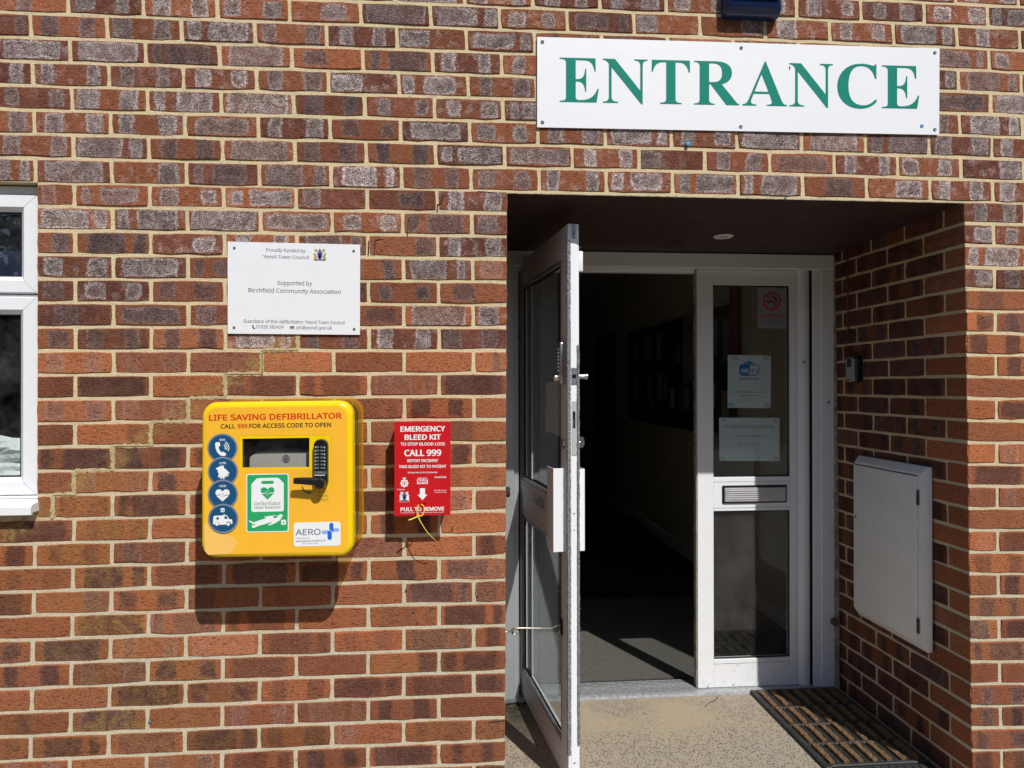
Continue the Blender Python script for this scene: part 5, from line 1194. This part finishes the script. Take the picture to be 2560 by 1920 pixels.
ps = at(2087, 1555, .815); MB().lathe(ps+Vector((0, .022, 0)), (0, -1, 0), [(0, .009), (.012, .010), (.014, .0165), (.024, .0165), (.028, .011)], 16).build('knob', simple('rusty_knob', (0.12, 0.085, 0.04), 0.8, 0.2, 0.4, 80, 0.5, 200), ds, 'auto')

# ------------------------------------------------------------------ doormat
dm = thing('doormat', 'black rubber doormat with rows of tan coir strips on the porch floor', 'doormat', (2.74, .5, 0))
x0m, x1m, y0m, y1m = 2.530, 2.936, .150, .836
base = MB(); base.box(WORLD, x0m+.004, x1m, .0006, .006, -y1m, -y0m-.012, .001)
for a, b in ((x0m, x0m+.024), (x1m-.012, x1m)): base.box(WORLD, a, b, .0008, .0155, -y1m, -y0m-.014, .003)
ybars = [y1m, .666, .508, .350, .194]
for y_ in ybars: base.box(WORLD, x0m+.0244, x1m-.0124, .006, .0150, -y_, -y_+.017, .003)
base.build('rubber_base', M['rubber'], dm)
px_ = .0555
for k in range(7):
    xa = x0m+.028+k*px_
    for j, (ya_, yb_) in enumerate(((.667, .818), (.509, .648), (.351, .490), (.195, .332))):
        xb = xa+.0235
        if xb > x1m-.014: continue
        rn = random.Random(k*9+j); mbb = MB(); n = 12; rowsv = []
        for q in range(n+1):
            y_ = ya_+(yb_-ya_)*q/n; sh_ = math.sin(q/n*math.pi)*.0015
            rowsv.append([(xa+rn.uniform(-.001, .001)+sh_, y_, .006), (xa+.003+sh_, y_, .0175+rn.uniform(-.002, .002)), (xa+.012+sh_, y_, .0200+rn.uniform(-.0022, .0022)), (xa+.022+sh_, y_, .0195+rn.uniform(-.0022, .0022)), (xb-.002+sh_, y_, .0170+rn.uniform(-.002, .002)), (xb+rn.uniform(-.001, .001)+sh_, y_, .006)])
        mbb.loft([[Vector(p) for p in r_] for r_ in rowsv]).build('coir_strip', M['coir'], dm)
        if xb+.024 < x1m-.01:
            st_ = MB()
            for q in range(14):
                for c_ in (0, 1):
                    y_ = ya_+.006+q*.0100+(c_*.005)
                    if y_ > yb_-.004: continue
                    st_.box(WORLD, xb+.005+c_*.0085, xb+.0115+c_*.0085, .006, .0165, -y_-.0055, -y_)
            st_.build('rubber_stud', M['rubber'], dm, kind='stuff')
for k in range(14):
    xa = x0m+.004+k*.0288
    MB().loft([[Vector((xa, y0m+.014, z_)) for z_ in (.001, .013)]+[Vector((xa+.0255, y0m+.014, z_)) for z_ in (.013, .001)], [Vector((xa+.001, y0m-.012, z_)) for z_ in (.001, .010)]+[Vector((xa+.0245, y0m-.012, z_)) for z_ in (.010, .001)]]).build('edge_tooth', M['rubber'], dm)
tw = MB().tube([atz(1762, 1766, .004), atz(1775, 1755, .006), atz(1790, 1750, .004), atz(1797, 1738, .01)], .0012, 5).build('twig', M['bark'], None, True); tag(tw, 'thin dry twig lying on the concrete just outside the threshold', 'twig')
# dirt packed in the corner by the frame foot
rn = random.Random(8); dt = MB()
for k in range(60):
    x_ = rn.choice([rn.uniform(2.78, 2.94), rn.uniform(1.36, 1.50)]); y_ = .826-abs(rn.gauss(0, .008)); s_ = rn.uniform(.002, .007)
    dt.lathe((x_, y_, 0.0), (0, 0, 1), [(0, s_*1.3), (s_*.5, s_), (s_*.8, s_*.3)], 6)
dt.build('grit', M['dirt'], None, kind='stuff')

# ------------------------------------------------------------------ what the glass reflects: garden edge across the road
rn = random.Random(21)
def leafmass(mb, cx, cy, cz, rx, ry, rz, n, s):
    for _ in range(n):
        while True:
            a, b, c_ = (rn.uniform(-1, 1) for _ in range(3)); l_ = a*a+b*b+c_*c_
            if .25 < l_ < 1: break
        p = Vector((cx+a*rx, cy+b*ry, max(.05, cz+c_*rz))); t1 = Vector([rn.uniform(-1, 1) for _ in range(3)]).normalized(); t2 = t1.orthogonal().normalized(); sz_ = s*rn.uniform(.6, 1.5)
        v = [mb.bm.verts.new(p+t1*sz_), mb.bm.verts.new(p+t2*sz_*.7), mb.bm.verts.new(p-t1*sz_), mb.bm.verts.new(p-t2*sz_*.7)]; mb.bm.faces.new(v)
hd = MB()
for k in range(14): leafmass(hd, -17+k*3.0, -16+rn.uniform(-.4, .4), 2.4+rn.uniform(-.3, .5), 2.1, .9, 2.7, 1500, .17)
hd.box(WORLD, -19, 24, 0, 4.0, 16.6, 17.2)
hd.build('hedge_foliage', M['leaf'], None, kind='stuff')
for k, (x_, y_, h_) in enumerate(((-9, -22, 7.5), (-3.5, -24, 9), (2.5, -21, 7), (8.5, -24, 8.5), (15, -23, 7.5))):
    t_ = thing('tree', ('broad tree furthest left across the road, seen only in reflections', 'tallest tree across the road, seen only in reflections', 'smaller tree straight across from the door, seen only in reflections', 'tall tree right of centre across the road, seen only in reflections', 'tree furthest right across the road, seen only in reflections')[k], 'tree', (x_, y_, 0), 'trees across the road')
    MB().tube([(x_, y_, -.05), (x_+.1, y_, h_*.3), (x_-.05, y_+.1, h_*.6)], .22, 9, .09).build('trunk', M['bark'], t_, True)
    cr_ = MB()
    for q in range(12): leafmass(cr_, x_+rn.uniform(-2.4, 2.4), y_+rn.uniform(-1, 1), h_*rn.uniform(.40, .88), 2.1, 1.6, 1.6, 420, .20)
    cr_.build('crown', M['leaf'], t_)
